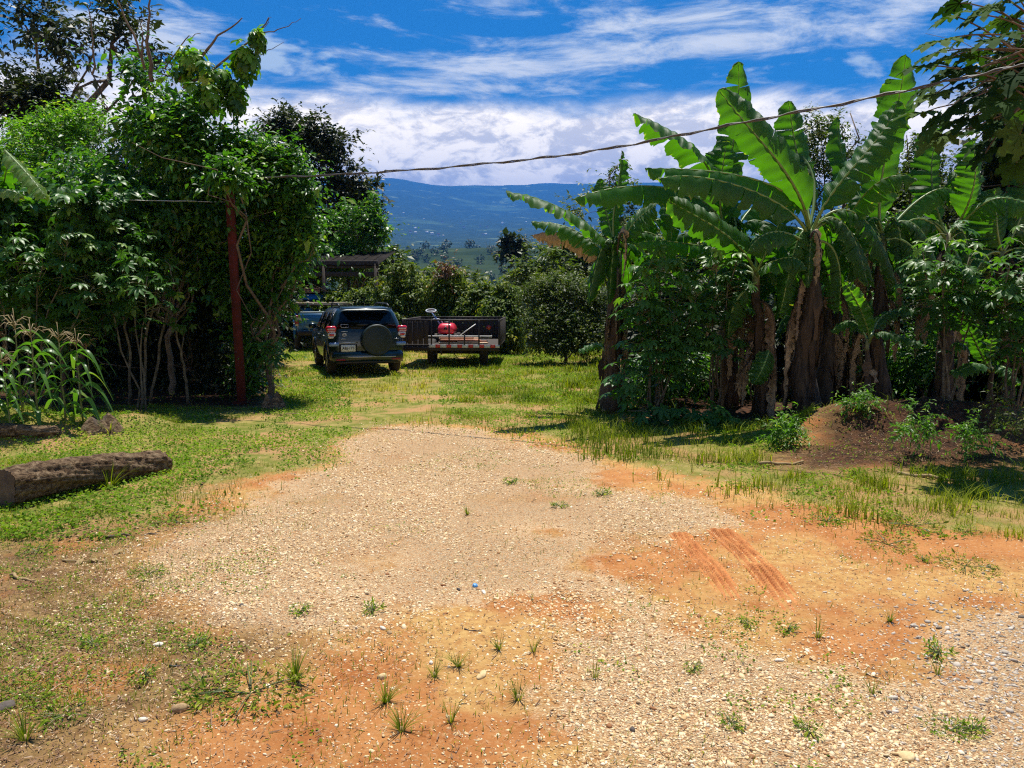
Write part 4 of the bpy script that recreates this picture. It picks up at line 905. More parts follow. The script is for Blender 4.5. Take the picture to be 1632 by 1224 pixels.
def banana_leaf(root, loc, ctrl, W, nrm, fold=.35, torn=.5, dry=0.0, petiole=.16, brown_edge=.1, var0=.35):
    """ctrl: 4 world points of the midrib; nrm: the direction its upper face looks; fold: how far the halves hang (V>0 up, <0 down)"""
    n = 72; t = np.linspace(0, 1, n); C = bez(ctrl, t); T = unit(np.gradient(C, axis=0)); Ln = np.sum(np.linalg.norm(np.diff(C, axis=0), axis=1))
    nr = np.asarray(nrm, float); S = unit(np.cross(T, nr)); Nn = np.cross(S, T)
    prof = np.clip(np.minimum(1, ((t-petiole)/.10).clip(0)**.6), 0, 1)*np.clip((1-t)/.20, 0, 1)**.55*(1-.25*np.abs(t-.5))
    mb = MB(); ribs = []; K = 6
    for side in (-1, 1):
        i = int(petiole*n)
        while i < n-1:
            seg = int(rng.integers(2, 9) if rng.random() < torn else rng.integers(9, 20)); j = min(n-1, i+seg)
            dd = rng.normal(0, .10)*torn; droop = rng.uniform(0, .35)*torn; ww = rng.uniform(.9, 1.03) if torn > .2 else 1
            V = []; rb = []; va = []; gap = .34*rng.uniform(0, 1.3)*(rng.random() < .75) if torn > .25 else 0.0
            for m_ in range(i, j+1):
                f = fold+dd; u = np.linspace(0, 1, K)
                wv = W*prof[m_]*ww*(1+.05*math.sin(m_*.9+side)+.04*rng.normal())
                sweep = .25*wv
                for q in u:
                    ang = f-(.9+droop)*q*.55-droop*q*q
                    lat = wv*q*math.cos(ang*.9); ver = wv*q*math.sin(ang)
                    k = (m_-i)/(j-i)-.5
                    pt = C[m_]+side*S[m_]*lat+Nn[m_]*ver+T[m_]*(sweep*q-k*gap*q*Ln/n*(j-i)*.5)
                    pt = pt+Nn[m_]*(.008*math.sin(m_*1.3)+.024*q*math.sin(m_*.55+side)+.010*q*rng.normal())
                    V.append(pt); rb.append(t[m_]*Ln+.15*q*W)
                    e = var0+.22*rng.random()*.4+.12*math.sin(m_*.9)*.3
                    if dry > 0: e = .84+.16*rng.random()
                    elif q > .95 and (rng.random() < brown_edge or t[m_] > .93): e = .92
                    elif q == 0: e = .70
                    va.append(e)
            Fc = [(a*K+c, a*K+c+1, (a+1)*K+c+1, (a+1)*K+c) for a in range(j-i) for c in range(K-1)]
            if side < 0: Fc = [f[::-1] for f in Fc]
            mb.add(V, Fc, 0, np.array(va)); ribs += rb; i = j
    k0 = mb.n
    mb.tube(C[:-1]-Nn[:-1]*.006, np.linspace(.024, .004, n-1)*(W/.3)**.3, 6, 1, .5); ribs += [0]*(mb.n-k0)
    o = mb.build('dry_leaf' if dry > 0 else 'leaf', [M['dry'] if dry > 0 else M['banana'], M['sheath'] if dry > 0 else M['midrib']], root, True, loc=loc)
    at = o.data.attributes.new('rib', 'FLOAT', 'POINT'); at.data.foreach_set('value', np.array(ribs, np.float32)); return o
def px_leaf(root, loc, pts, Ys, W, nrm=(0, -.6, .8), **kw):
    """pts: 4 pixels along the midrib, Ys: their depths -> control points with a real curve through space"""
    c = [P(a[0], a[1], y) for a, y in zip(pts, Ys)]
    if kw.pop('through', True):   # treat the middle two as points on the curve
        p0, a, b_, p3 = c; p1 = (-5*p0+18*a-9*b_+2*p3)/6; p2 = (2*p0-9*a+18*b_-5*p3)/6; c = [p0, p1, p2, p3]
    return banana_leaf(root, loc, c, W, nrm, **kw)
def banana_plant(base, top, Y0, Y1, r, label, leafs, skirt=26, group='banana plants', skirt_len=1.0, sheath_to=.8):
    b0 = P(base[0], base[1], Y0); b0[2] = gz(b0[0], b0[1])-.05; t1 = P(top[0], top[1], Y1)
    root = empty('banana_plant', b0); tag(root, label, 'banana plant', group)
    r = r*.70; mb = MB(); w = wavy(b0, t1, 12, .06); mb.tube(w, np.linspace(1, 0, 12)**.8*r*.95+r*.42*(1+.08*rng.normal(0, 1, 12)), 14); mb.build('pseudostem', M['sheath' if sheath_to > .5 else 'stemgreen'], root, True, loc=b0)
    mb = MB(); k = int(len(w)*.72); mb.tube(w[k:], np.linspace(r*.68, r*.5, len(w)-k), 12); mb.build('stalk_top', M['stemgreen'], root, True, loc=b0)
    # hanging dead sheaths and leaves
    for q in range(skirt):
        h = rng.uniform(.12, .78); c = w[int(h*11)]; a = rng.uniform(0, 2*math.pi); d = np.array([math.cos(a), math.sin(a), 0]); ln = rng.uniform(.35, .9)*skirt_len*min(1, (c[2]-b0[2])/.7+.1)
        rr = r*(1.2-.8*h); n = 9; t = np.linspace(0, 1, n); cc = c+d*(rr*.9+.22*r*np.sin(t*3.1)[:, None]+.10*t[:, None]*rng.uniform(-.2, 1.2))-np.array([0, 0, 1])*(t*ln)[:, None]
        s = np.cross(d, [0, 0, 1]); wd = rng.uniform(.03, .08)*(1-.5*t)*(1+.3*np.sin(t*9+a)); V = []; tw = a+np.cumsum(rng.normal(0, .35, n))*.5
        for i in range(n):
            sd = s*math.cos(tw[i]-a)+d*math.sin(tw[i]-a); V += [cc[i]-sd*wd[i], cc[i]+d*.015*math.sin(i*2.), cc[i]+sd*wd[i]]
        F_ = [(i*3+j, i*3+j+1, i*3+j+4, i*3+j+3) for i in range(n-1) for j in range(2)]
        mb2 = MB(); mb2.add(V, F_, 0, np.clip(rng.normal(.4, .25)+.25*rng.random(len(V)), 0, 1)); mb2.build('dry_sheath', M['dry'], root, True, loc=b0)
    # older leaves that droop all round the top, and dead ones hanging along the trunk
    if r > .08:
        for q in range(7):
            a = rng.uniform(0, 2*math.pi); d = np.array([math.cos(a), .6*math.sin(a)+.35, 0]); Lh = rng.uniform(.6, 1.15); up = rng.uniform(.0, .75)
            banana_leaf(root, b0, [t1-[0, 0, .05], t1+d*.35*Lh+[0, 0, up], t1+d*1.0*Lh+[0, 0, up*.4], t1+d*1.35*Lh-[0, 0, .75]], rng.uniform(.15, .23), d*.4+[0, -.2, 1], fold=-.35, torn=.85, brown_edge=.35, var0=rng.uniform(.1, .5))
        for q in range(5):
            a = rng.uniform(0, 2*math.pi); d = np.array([math.cos(a), math.sin(a), 0]); c_ = w[-2-q]; ln = rng.uniform(.7, 1.7)
            banana_leaf(root, b0, [c_, c_+d*.25+[0, 0, .10], c_+d*.42-[0, 0, .3*ln], c_+d*.30-[0, 0, ln]], rng.uniform(.06, .15), d+[0, 0, .2], fold=-1.1, torn=.95, dry=1)
    for lf in leafs:
        kw = dict(lf[3]) if len(lf) > 3 else {}
        nrm = kw.pop('nrm', (0, -.5, .85)); px_leaf(root, b0, lf[0], lf[1], lf[2], nrm, **kw)
    return root
UP = (0, -.3, .95); FC = (0, -1, .25); BK = (0, .7, .7)
def bananas():
    banana_plant((972, 655), (985, 400), 11.1, 11.2, .17, 'tall banana plant standing alone at the left end of the banana clump', [
        ([(984, 408), (978, 350), (985, 300), (991, 240)], [11.2, 11.25, 11.3, 11.35], .17, dict(nrm=(1, .35, .1), fold=.9, torn=.40, petiole=.10)),
        ([(980, 415), (945, 365), (880, 325), (806, 306)], [11.2, 11.0, 10.7, 10.5], .27, dict(nrm=(-.25, -.35, .9), fold=.05, torn=.40, petiole=.12)),
        ([(978, 425), (950, 390), (905, 362), (846, 354)], [11.2, 11.4, 11.5, 11.6], .22, dict(nrm=UP, fold=-.15, torn=.5, brown_edge=.4)),
        ([(975, 425), (945, 395), (900, 372), (848, 376)], [11.25, 11.5, 11.8, 12.0], .24, dict(nrm=UP, fold=-.95, torn=.95, dry=1)),
        ([(990, 405), (1000, 370), (1020, 345), (1046, 326)], [11.2, 11.0, 10.8, 10.6], .24, dict(nrm=(-.6, -.6, .5), fold=.1, torn=.35)),
        ([(984, 408), (990, 372), (998, 385), (992, 450)], [11.1, 10.95, 10.85, 10.9], .09, dict(nrm=(0, -1, .1), fold=-.9, torn=.9, dry=1)),
        ([(986, 405), (1008, 372), (1040, 352), (1078, 352)], [11.2, 11.3, 11.4, 11.5], .20, dict(nrm=(.2, -.6, .8), fold=-.1, torn=.4)),
        ([(982, 405), (972, 360), (962, 320), (955, 285)], [11.2, 11.4, 11.5, 11.6], .17, dict(nrm=(-.3, -.9, .3), fold=.1, torn=.4)),
        ([(965, 560), (955, 550), (940, 550), (922, 560)], [11.1, 11.2, 11.3, 11.4], .13, dict(nrm=UP, fold=.1, torn=0)),
    ], skirt=34)
    banana_plant((1160, 668), (1166, 378), 11.6, 11.3, .16, 'banana plant with a tall upright glowing leaf and arching leaves reaching left', [
        ([(1166, 380), (1160, 300), (1172, 200), (1177, 98)], [11.3, 11.5, 11.6, 11.5], .27, dict(nrm=(0, -1, .2), fold=.1, torn=.40, petiole=.06)),
        ([(1160, 385), (1148, 330), (1150, 280), (1158, 225)], [11.2, 11.1, 11.0, 11.0], .33, dict(nrm=(-.1, -1, .2), fold=.0, torn=.40, petiole=.1)),
        ([(1160, 372), (1130, 270), (1080, 215), (1010, 180)], [11.3, 11.0, 10.7, 10.4], .30, dict(nrm=(-.35, -.2, .9), fold=-.15, torn=.35)),
        ([(1158, 375), (1105, 312), (1010, 296), (913, 318)], [11.3, 10.7, 10.2, 9.8], .26, dict(nrm=UP, fold=-.45, torn=.6, brown_edge=.3)),
        ([(1160, 378), (1120, 330), (1085, 318), (1070, 400)], [11.3, 11.4, 11.2, 11.1], .26, dict(nrm=(0, -.9, .4), fold=0, torn=.3)),
        ([(1168, 380), (1200, 330), (1240, 315), (1290, 330)], [11.3, 11.7, 12.0, 12.2], .26, dict(nrm=UP, fold=-.4, torn=.5)),
        ([(1160, 392), (1120, 392), (1065, 384), (1008, 390)], [11.3, 10.9, 10.5, 10.2], .20, dict(nrm=UP, fold=-.5, torn=.4)),
    ], skirt=22)
    banana_plant((1215, 672), (1205, 432), 10.9, 10.5, .14, 'shorter banana plant with one broad leaf rising to the left in front of the clump', [
        ([(1205, 436), (1170, 385), (1120, 350), (1064, 318)], [10.5, 10.1, 9.9, 9.8], .24, dict(nrm=(-.5, -.75, .5), fold=.1, torn=.40, petiole=.1)),
        ([(1205, 440), (1222, 400), (1240, 360), (1250, 320)], [10.5, 10.4, 10.5, 10.6], .22, dict(nrm=(.3, -.9, .4), fold=.1, torn=.4)),
        ([(1207, 440), (1225, 420), (1260, 410), (1285, 430)], [10.5, 10.1, 9.9, 9.9], .2, dict(nrm=UP, fold=-.3, torn=.4)),
        ([(1225, 560), (1222, 570), (1214, 590), (1200, 612)], [10.2, 10.1, 10.0, 10.0], .15, dict(nrm=(0, -.95, .4), fold=.05, torn=0, petiole=.02)),
        ([(1218, 545), (1236, 500), (1252, 465), (1275, 430)], [10.6, 10.5, 10.5, 10.5], .10, dict(nrm=(.7, -.7, .2), fold=.6, torn=0)),
        ([(1210, 560), (1190, 580), (1178, 600), (1172, 625)], [10.6, 10.5, 10.4, 10.4], .10, dict(nrm=UP, fold=-.7, torn=.8, dry=1)),
        ([(1205, 450), (1180, 470), (1165, 500), (1160, 540)], [10.4, 10.2, 10.2, 10.3], .24, dict(nrm=(-.5, -.8, .4), fold=-.5, torn=.6)),
    ], skirt=24)
    banana_plant((1285, 682), (1292, 368), 10.5, 10.4, .20, 'thick banana plant in the middle of the clump wrapped in brown dead sheaths', [
        ([(1290, 372), (1262, 290), (1205, 215), (1146, 142)], [10.4, 10.0, 9.9, 9.9], .26, dict(nrm=(-.55, -.7, .45), fold=.05, torn=.2, petiole=.14)),
        ([(1292, 365), (1282, 300), (1268, 230), (1257, 160)], [10.5, 10.9, 11.1, 11.1], .26, dict(nrm=(0, -1, .15), fold=.1, torn=.35)),
        ([(1296, 365), (1340, 290), (1395, 225), (1430, 160)], [10.4, 10.2, 10.1, 10.1], .27, dict(nrm=(-.55, -.6, .6), fold=.1, torn=.3, petiole=.12)),
        ([(1290, 365), (1290, 265), (1245, 225), (1198, 193)], [10.5, 11.0, 11.2, 11.3], .28, dict(nrm=(.4, -.3, .85), fold=-.45, torn=.5, through=True)),
        ([(1288, 372), (1240, 300), (1130, 272), (1028, 268)], [10.4, 10.1, 9.8, 9.6], .25, dict(nrm=UP, fold=-.5, torn=.45, brown_edge=.2)),
        ([(1288, 376), (1230, 318), (1130, 284), (1050, 286)], [10.4, 9.9, 9.6, 9.4], .27, dict(nrm=(0, -.5, .85), fold=-.35, torn=.4)),
        ([(1292, 380), (1302, 370), (1308, 400), (1300, 455)], [10.2, 10.1, 10.0, 10.0], .13, dict(nrm=FC, fold=-.8, torn=.9, dry=1)),
        ([(1288, 392), (1250, 370), (1215, 375), (1190, 405)], [10.4, 10.0, 9.7, 9.6], .23, dict(nrm=UP, fold=-.4, torn=.5)),
        ([(1294, 385), (1330, 400), (1340, 450), (1335, 500)], [10.3, 10.3, 10.3, 10.4], .22, dict(nrm=(.3, -.8, .3), fold=-.5, torn=.5)),
        ([(1285, 390), (1262, 420), (1250, 470), (1240, 500)], [10.3, 10.2, 10.2, 10.3], .24, dict(nrm=(-.3, -.8, .4), fold=-.4, torn=.5)),
    ], skirt=48)
    banana_plant((1312, 668), (1322, 420), 10.9, 11.2, .15, 'banana plant close behind the thick one with a dead brown trunk skirt', [
        ([(1320, 425), (1350, 350), (1400, 290), (1466, 288)], [11.2, 10.6, 10.2, 10.0], .23, dict(nrm=(.1, -.6, .8), fold=-.3, torn=.5, brown_edge=.4)),
        ([(1322, 425), (1350, 420), (1372, 380), (1360, 330)], [11.2, 11.4, 11.5, 11.6], .2, dict(nrm=FC, fold=0, torn=.3)),
        ([(1320, 430), (1300, 390), (1270, 380), (1235, 405)], [11.1, 11.3, 11.5, 11.6], .22, dict(nrm=UP, fold=-.4, torn=.5)),
    ], skirt=30)
    banana_plant((1400, 640), (1408, 372), 10.9, 10.9, .14, 'banana plant with the tallest broad upright leaf right of the middle', [
        ([(1406, 375), (1405, 285), (1425, 190), (1444, 86)], [10.9, 10.9, 10.8, 10.6], .29, dict(nrm=(-.1, -1, .25), fold=.1, torn=.40, petiole=.07)),
        ([(1404, 378), (1380, 330), (1350, 270), (1334, 186)], [10.9, 11.3, 11.6, 11.8], .22, dict(nrm=(.3, -.9, .3), fold=0, torn=.3)),
        ([(1410, 378), (1450, 330), (1500, 300), (1530, 330)], [10.9, 11.2, 11.3, 11.4], .26, dict(nrm=UP, fold=-.5, torn=.5)),
        ([(1404, 382), (1370, 370), (1345, 395), (1330, 440)], [10.8, 10.6, 10.5, 10.5], .26, dict(nrm=(-.2, -.8, .5), fold=-.3, torn=.5)),
        ([(1412, 382), (1450, 390), (1475, 430), (1480, 480)], [10.8, 10.7, 10.6, 10.6], .24, dict(nrm=(.3, -.8, .5), fold=-.4, torn=.5)),
        ([(1408, 390), (1390, 420), (1380, 470), (1372, 520)], [10.8, 10.8, 10.9, 10.9], .18, dict(nrm=FC, fold=-.7, torn=.9, dry=1)),
    ], skirt=26)
    banana_plant((1385, 655), (1383, 540), 10.1, 10.1, .07, 'young banana sucker with an upright pale new leaf beside the dirt mound', [
        ([(1386, 545), (1380, 515), (1365, 480), (1345, 450)], [10.1, 10.0, 9.9, 9.9], .11, dict(nrm=(-.5, -.8, .3), fold=.5, torn=0, var0=.55)),
        ([(1386, 545), (1402, 530), (1435, 535), (1478, 552)], [10.1, 9.9, 9.8, 9.7], .12, dict(nrm=UP, fold=.0, torn=0, petiole=.2)),
        ([(1385, 548), (1370, 520), (1350, 512), (1325, 530)], [10.1, 10.3, 10.4, 10.4], .12, dict(nrm=UP, fold=-.1, torn=.35)),
        ([(1386, 545), (1400, 510), (1425, 495), (1465, 498)], [10.1, 10.4, 10.5, 10.5], .14, dict(nrm=UP, fold=-.1, torn=.35)),
    ], skirt=5, skirt_len=.4)
    banana_plant((1508, 640), (1512, 372), 11.4, 11.4, .14, 'shaded banana plant with hanging dark leaves behind the cassava on the right', [
        ([(1510, 378), (1490, 320), (1485, 260), (1500, 200)], [11.4, 11.6, 11.7, 11.7], .30, dict(nrm=(.1, -1, .2), fold=.0, torn=.3)),
        ([(1514, 378), (1545, 320), (1555, 270), (1550, 220)], [11.4, 11.1, 11.0, 11.0], .26, dict(nrm=(.2, -1, .2), fold=.0, torn=.4)),
        ([(1512, 380), (1560, 330), (1600, 315), (1650, 330)], [11.4, 11.0, 10.8, 10.7], .28, dict(nrm=(.1, -.7, .7), fold=-.2, torn=.3)),
        ([(1510, 385), (1475, 350), (1440, 360), (1425, 420)], [11.4, 11.1, 10.9, 10.9], .28, dict(nrm=UP, fold=-.6, torn=.6)),
        ([(1512, 385), (1530, 420), (1535, 470), (1530, 530)], [11.3, 11.0, 10.9, 10.9], .26, dict(nrm=FC, fold=-.5, torn=.6)),
        ([(1508, 400), (1490, 440), (1480, 500), (1475, 550)], [11.3, 11.3, 11.3, 11.3], .2, dict(nrm=FC, fold=-.8, torn=.9, dry=1)),
    ], skirt=20)
    banana_plant((1600, 640), (1596, 400), 11.9, 11.9, .13, 'banana plant with a broad glowing leaf at the far right edge', [
        ([(1596, 400), (1590, 370), (1588, 340), (1586, 300)], [11.9, 11.8, 11.8, 11.8], .42, dict(nrm=(0, -1, .2), fold=0, torn=.40, petiole=.05)),
        ([(1600, 400), (1625, 350), (1640, 300), (1650, 250)], [11.9, 12, 12.1, 12.2], .30, dict(nrm=(0, -1, .2), fold=0, torn=.3)),
        ([(1596, 402), (1566, 350), (1540, 300), (1512, 280)], [11.9, 12.2, 12.3, 12.4], .28, dict(nrm=(-.3, -.8, .5), fold=0, torn=.3)),
        ([(1596, 405), (1570, 410), (1550, 450), (1548, 500)], [11.9, 11.7, 11.6, 11.6], .26, dict(nrm=FC, fold=-.3, torn=.4)),
    ], skirt=12)
    banana_plant((1578, 662), (1580, 585), 9.9, 9.9, .06, 'small banana sucker with a yellow green new leaf under the trees at far right', [
        ([(1580, 590), (1578, 560), (1584, 530), (1592, 505)], [9.9, 9.9, 9.9, 9.9], .12, dict(nrm=(.3, -.9, .2), fold=.6, torn=0, var0=.58)),
        ([(1580, 590), (1562, 560), (1545, 525), (1530, 500)], [9.9, 9.9, 9.9, 9.9], .12, dict(nrm=(-.6, -.6, .5), fold=.1, torn=0)),
        ([(1578, 592), (1560, 580), (1540, 585), (1515, 596)], [9.9, 9.6, 9.5, 9.4], .12, dict(nrm=UP, fold=-.1, torn=0)),
        ([(1582, 592), (1600, 585), (1615, 600), (1626, 612)], [9.9, 9.6, 9.5, 9.4], .12, dict(nrm=UP, fold=-.1, torn=0)),
    ], skirt=3, skirt_len=.3)
    banana_plant((1345, 655), (1335, 480), 12.6, 12.6, .14, 'dark background banana trunk with drooping leaves between the two taller plants', [
        ([(1335, 485), (1310, 430), (1290, 420), (1270, 450)], [12.6, 12.5, 12.4, 12.3], .26, dict(nrm=UP, fold=-.5, torn=.5)),
        ([(1335, 485), (1360, 430), (1390, 420), (1420, 450)], [12.6, 12.3, 12.1, 12.0], .26, dict(nrm=UP, fold=-.5, torn=.5)),
        ([(1335, 485), (1345, 420), (1360, 380), (1370, 330)], [12.6, 12.6, 12.6, 12.6], .26, dict(nrm=FC, fold=0, torn=.4)),
    ], skirt=16)
    # a banana at the far left edge behind the shrubs
    banana_plant((-40, 560), (-30, 360), 11.6, 11.6, .14, 'banana plant at the far left edge with two pale leaves over the shrubs', [
        ([(-30, 362), (-5, 325), (8, 280), (12, 244)], [11.6, 11.0, 10.7, 10.5], .15, dict(nrm=UP, fold=.0, torn=.4)),
        ([(8, 240), (30, 262), (55, 290), (74, 318)], [10.5, 10.3, 10.1, 10.0], .15, dict(nrm=(.5, -.4, .7), fold=-.2, torn=.3, petiole=.02, var0=.66)),
        ([(-30, 362), (-20, 315), (5, 302), (38, 318)], [11.6, 10.8, 10.4, 10.2], .14, dict(nrm=UP, fold=-.2, torn=.3, var0=.7)),
    ], skirt=6)
bananas()

# ------------------------------------------------------------------ trees and shrubs
def gnd(px, Y): x = (px-816)/F*Y; return np.array([x, Y, gz(x, Y)-.05])
def trees_back():
    # tall spreading trees far left
    tree('tall_tree', gnd(70, 27), [E(40, 40, 27, 95, 60), E(150, 80, 27, 110, 55), E(235, 95, 27, 55, 60), E(60, 110, 27.5, 60, 35), E(190, 30, 27.5, 70, 30), E(-60, 60, 27, 70, 70)], 'leafD',
         'tall dark spreading tree at the top left with sky showing through its crown', size=.22, nsub=46, nleaf=34, subr=.5, r0=.26, fork=.55, inner=.03, shell=.25, lean=.12)
    tree('dark_tree', gnd(70, 24), [E(65, 165, 24, 55, 50), E(20, 150, 24, 45, 45), E(100, 200, 24, 50, 40)], 'leafD', 'very dark dense tree below the tall spreading crown at the far left', size=.16, nsub=110, nleaf=46, subr=.32, r0=.2)
    tree('bright_tree', gnd(80, 19), [E(75, 235, 19, 85, 60), E(150, 215, 19.4, 60, 45), E(20, 290, 18.6, 80, 60), E(120, 300, 18.5, 80, 60), E(-60, 250, 19, 70, 70)], 'leafB', 'yellow green fine leaved tree behind the shrubs on the left', size=.085, nsub=150, nleaf=55, subr=.26, r0=.16)
    tree('dark_tree', gnd(490, 34), [E(495, 235, 34, 62, 52), E(455, 205, 34, 42, 30), E(530, 290, 33.5, 48, 60), E(490, 330, 34, 70, 70), E(545, 230, 34.4, 24, 34), E(560, 350, 34, 40, 60), E(420, 290, 35, 50, 80), E(520, 400, 34, 60, 50), E(575, 330, 34, 34, 50)], 'leafD',
         'tall dark tree standing between the vine thicket and the mountain view', size=.20, nsub=90, nleaf=42, subr=.42, r0=.26, fork=.4, inner=.2, shell=.4)
    tree('round_tree', gnd(570, 31), [E(575, 340, 31, 30, 40), E(550, 380, 31, 45, 50), E(598, 375, 31.2, 20, 30), E(530, 420, 30.5, 45, 40)], 'leafA', 'brighter green lower tree at the right foot of the tall dark tree', size=.15, nsub=90, nleaf=40, subr=.32, r0=.14)
    tree('distant_tree', gnd(816, 75)+np.array([0, 0, -7]), [E(816, 388, 75, 11, 9), E(816, 400, 75, 15, 9)], 'leafD', 'small lone dark tree on the rise right of the reddish bush top', size=.55, nsub=40, nleaf=24, subr=.7, r0=.2)
    for k, (px, py, Y, rx, ry, lab) in enumerate([(870, 425, 42, 55, 30, 'dark low tree behind the round bush, nearest the trailer'), (925, 405, 45, 50, 35, 'dark low tree behind the round bush, under the banana leaf tips'), (700, 448, 40, 80, 18, 'dark low tree behind the reddish topped coffee bush'),
                                               (1010, 400, 40, 60, 60, 'dark tree behind the lone banana plant'), (600, 420, 42, 60, 26, 'dark low tree showing left of the coffee bushes')]):
        tree('background_tree', gnd(px, Y), [E(px, py, Y, rx, ry), E(px-rx*.5, py+20, Y, rx*.7, ry), E(px+rx*.5, py+24, Y, rx*.7, ry)], 'leafO', lab, group='dark trees beyond the yard', size=.26, nsub=60, nleaf=34, subr=.5, r0=.2)
    tree('pointed_tree', gnd(985, 26), [E(985, 262, 26, 14, 18), E(980, 300, 26, 26, 26), E(990, 345, 26, 42, 30), E(1010, 390, 26, 60, 45), E(925, 330, 26, 22, 30)], 'leafO', 'thin pointed tree rising behind the lone banana plant', size=.13, nsub=34, nleaf=36, subr=.26, r0=.1, inner=.05)
    tree('slender_tree', gnd(1310, 19), [E(1305, 200, 19, 28, 26), E(1355, 180, 19, 30, 16), E(1325, 240, 19, 50, 40), E(1375, 250, 19, 30, 40), E(1300, 300, 19, 60, 50)], 'leafO', 'small leaved tree showing above the middle of the banana clump', size=.085, nsub=50, nleaf=40, subr=.22, r0=.1, inner=.05)
    tree('slender_tree', gnd(1480, 19), [E(1470, 270, 19, 40, 40), E(1445, 215, 19, 18, 30), E(1520, 300, 19, 60, 50), E(1600, 300, 19, 60, 70)], 'leafO', 'small leaved tree behind the tallest upright banana leaf', size=.095, nsub=60, nleaf=40, subr=.24, r0=.1, inner=.05)
def bushes():
    kw = dict(cat='bush', group='coffee bushes behind the vehicles', tmpl=LF, nleaf=40, subr=.20, r0=.05, fork=.15, droopy=.8, inner=.25, shell=.5)
    for nm, x, top, Y, w, mat, lab, ex in [
        ('coffee_bush', 572, 440, 25.5, 38, 'coffee', 'coffee bush just above the roof of the blue pickup', 0), ('coffee_bush', 640, 398, 25.5, 44, 'coffee', 'tallest green coffee bush above the SUV', 1),
        ('coffee_bush', 715, 404, 25.0, 34, 'coffee', 'coffee bush with reddish top behind the trailer', 2), ('coffee_bush', 768, 436, 24.5, 32, 'coffee', 'yellowish coffee bush behind the right end of the trailer', 3),
        ('coffee_bush', 806, 432, 23.2, 30, 'coffee', 'dark coffee bush right of the trailer', 0), ('coffee_bush', 530, 445, 27, 40, 'coffee', 'bright coffee bush under the shed roof', 3)]:
        top = top+14; b = P(x, 560, Y); gy = gz(b[0], Y); yb = proj(b[0], Y, gy)[1]; H_ = yb-top
        w = w*1.12; el = [E(x, top+H_*.16, Y, w*.55, H_*.14), E(x-w*.3, top+H_*.36, Y-.2, w*.8, H_*.2), E(x+w*.3, top+H_*.42, Y-.2, w*.8, H_*.2), E(x, top+H_*.66, Y-.4, w*1.1, H_*.22), E(x, top+H_*.86, Y-.3, w*1.05, H_*.15)]
        r = tree(nm, gnd(x, Y), el, mat, lab, size=.105, nsub=62, extra=([E(x+2, top+12, Y-.3, 26, 16)], 'coffeeR' if ex == 2 else 'coffee', 16) if ex in (2, 3) else None, **kw)
    x, Y = 902, 19.8
    tree('round_bush', gnd(x, Y), [E(x, 458, Y, 45, 26), E(x-35, 478, Y-.2, 40, 40), E(x+35, 480, Y-.1, 42, 42), E(x-25, 520, Y-.6, 52, 36), E(x+30, 530, Y-.5, 50, 34), E(x-10, 548, Y-.6, 58, 22), E(x+60, 510, Y+.3, 36, 50)], 'leafO', 'large round dark bush between the trailer and the banana plants', 'bush',
         size=.055, nsub=120, nleaf=60, subr=.17, r0=.06, fork=.15, inner=.3)
    # closing greenery behind the vehicles, under the shed and behind the right hand clump
    for k, (px, py, Y, rx, ry, lab, mat) in enumerate([
        (470, 480, 30, 60, 70, 'shaded shrub closing the view behind the pickup cab', 'leafO'), (420, 470, 27, 60, 90, 'shaded shrub behind the dark navy pickup', 'leafD'),
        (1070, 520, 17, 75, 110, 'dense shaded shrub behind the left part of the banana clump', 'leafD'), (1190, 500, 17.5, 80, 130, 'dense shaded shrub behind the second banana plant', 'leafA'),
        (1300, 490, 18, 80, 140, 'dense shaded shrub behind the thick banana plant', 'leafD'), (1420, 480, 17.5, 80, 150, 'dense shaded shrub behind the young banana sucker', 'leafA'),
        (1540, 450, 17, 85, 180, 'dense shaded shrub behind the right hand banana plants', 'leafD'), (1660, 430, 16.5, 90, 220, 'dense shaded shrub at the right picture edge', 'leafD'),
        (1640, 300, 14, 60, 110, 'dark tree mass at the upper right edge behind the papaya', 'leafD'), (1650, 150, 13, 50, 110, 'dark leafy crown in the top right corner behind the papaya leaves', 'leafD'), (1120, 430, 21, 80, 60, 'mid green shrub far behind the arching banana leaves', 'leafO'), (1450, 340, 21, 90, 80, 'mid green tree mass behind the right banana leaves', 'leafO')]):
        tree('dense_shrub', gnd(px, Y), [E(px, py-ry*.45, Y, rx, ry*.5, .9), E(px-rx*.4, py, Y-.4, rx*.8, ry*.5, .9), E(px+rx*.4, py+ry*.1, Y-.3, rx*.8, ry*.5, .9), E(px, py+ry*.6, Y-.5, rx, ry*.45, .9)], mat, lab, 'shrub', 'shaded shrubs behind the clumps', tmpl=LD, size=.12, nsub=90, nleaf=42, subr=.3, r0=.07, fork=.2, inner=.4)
def stems_and(root, loc, paths, r, mat='bark_pale', name='stem'):
    for p in paths: b = MB(); b.tube(p, np.linspace(r, r*.35, len(p)), 6); b.build(name, M[mat], root, True, loc=loc)
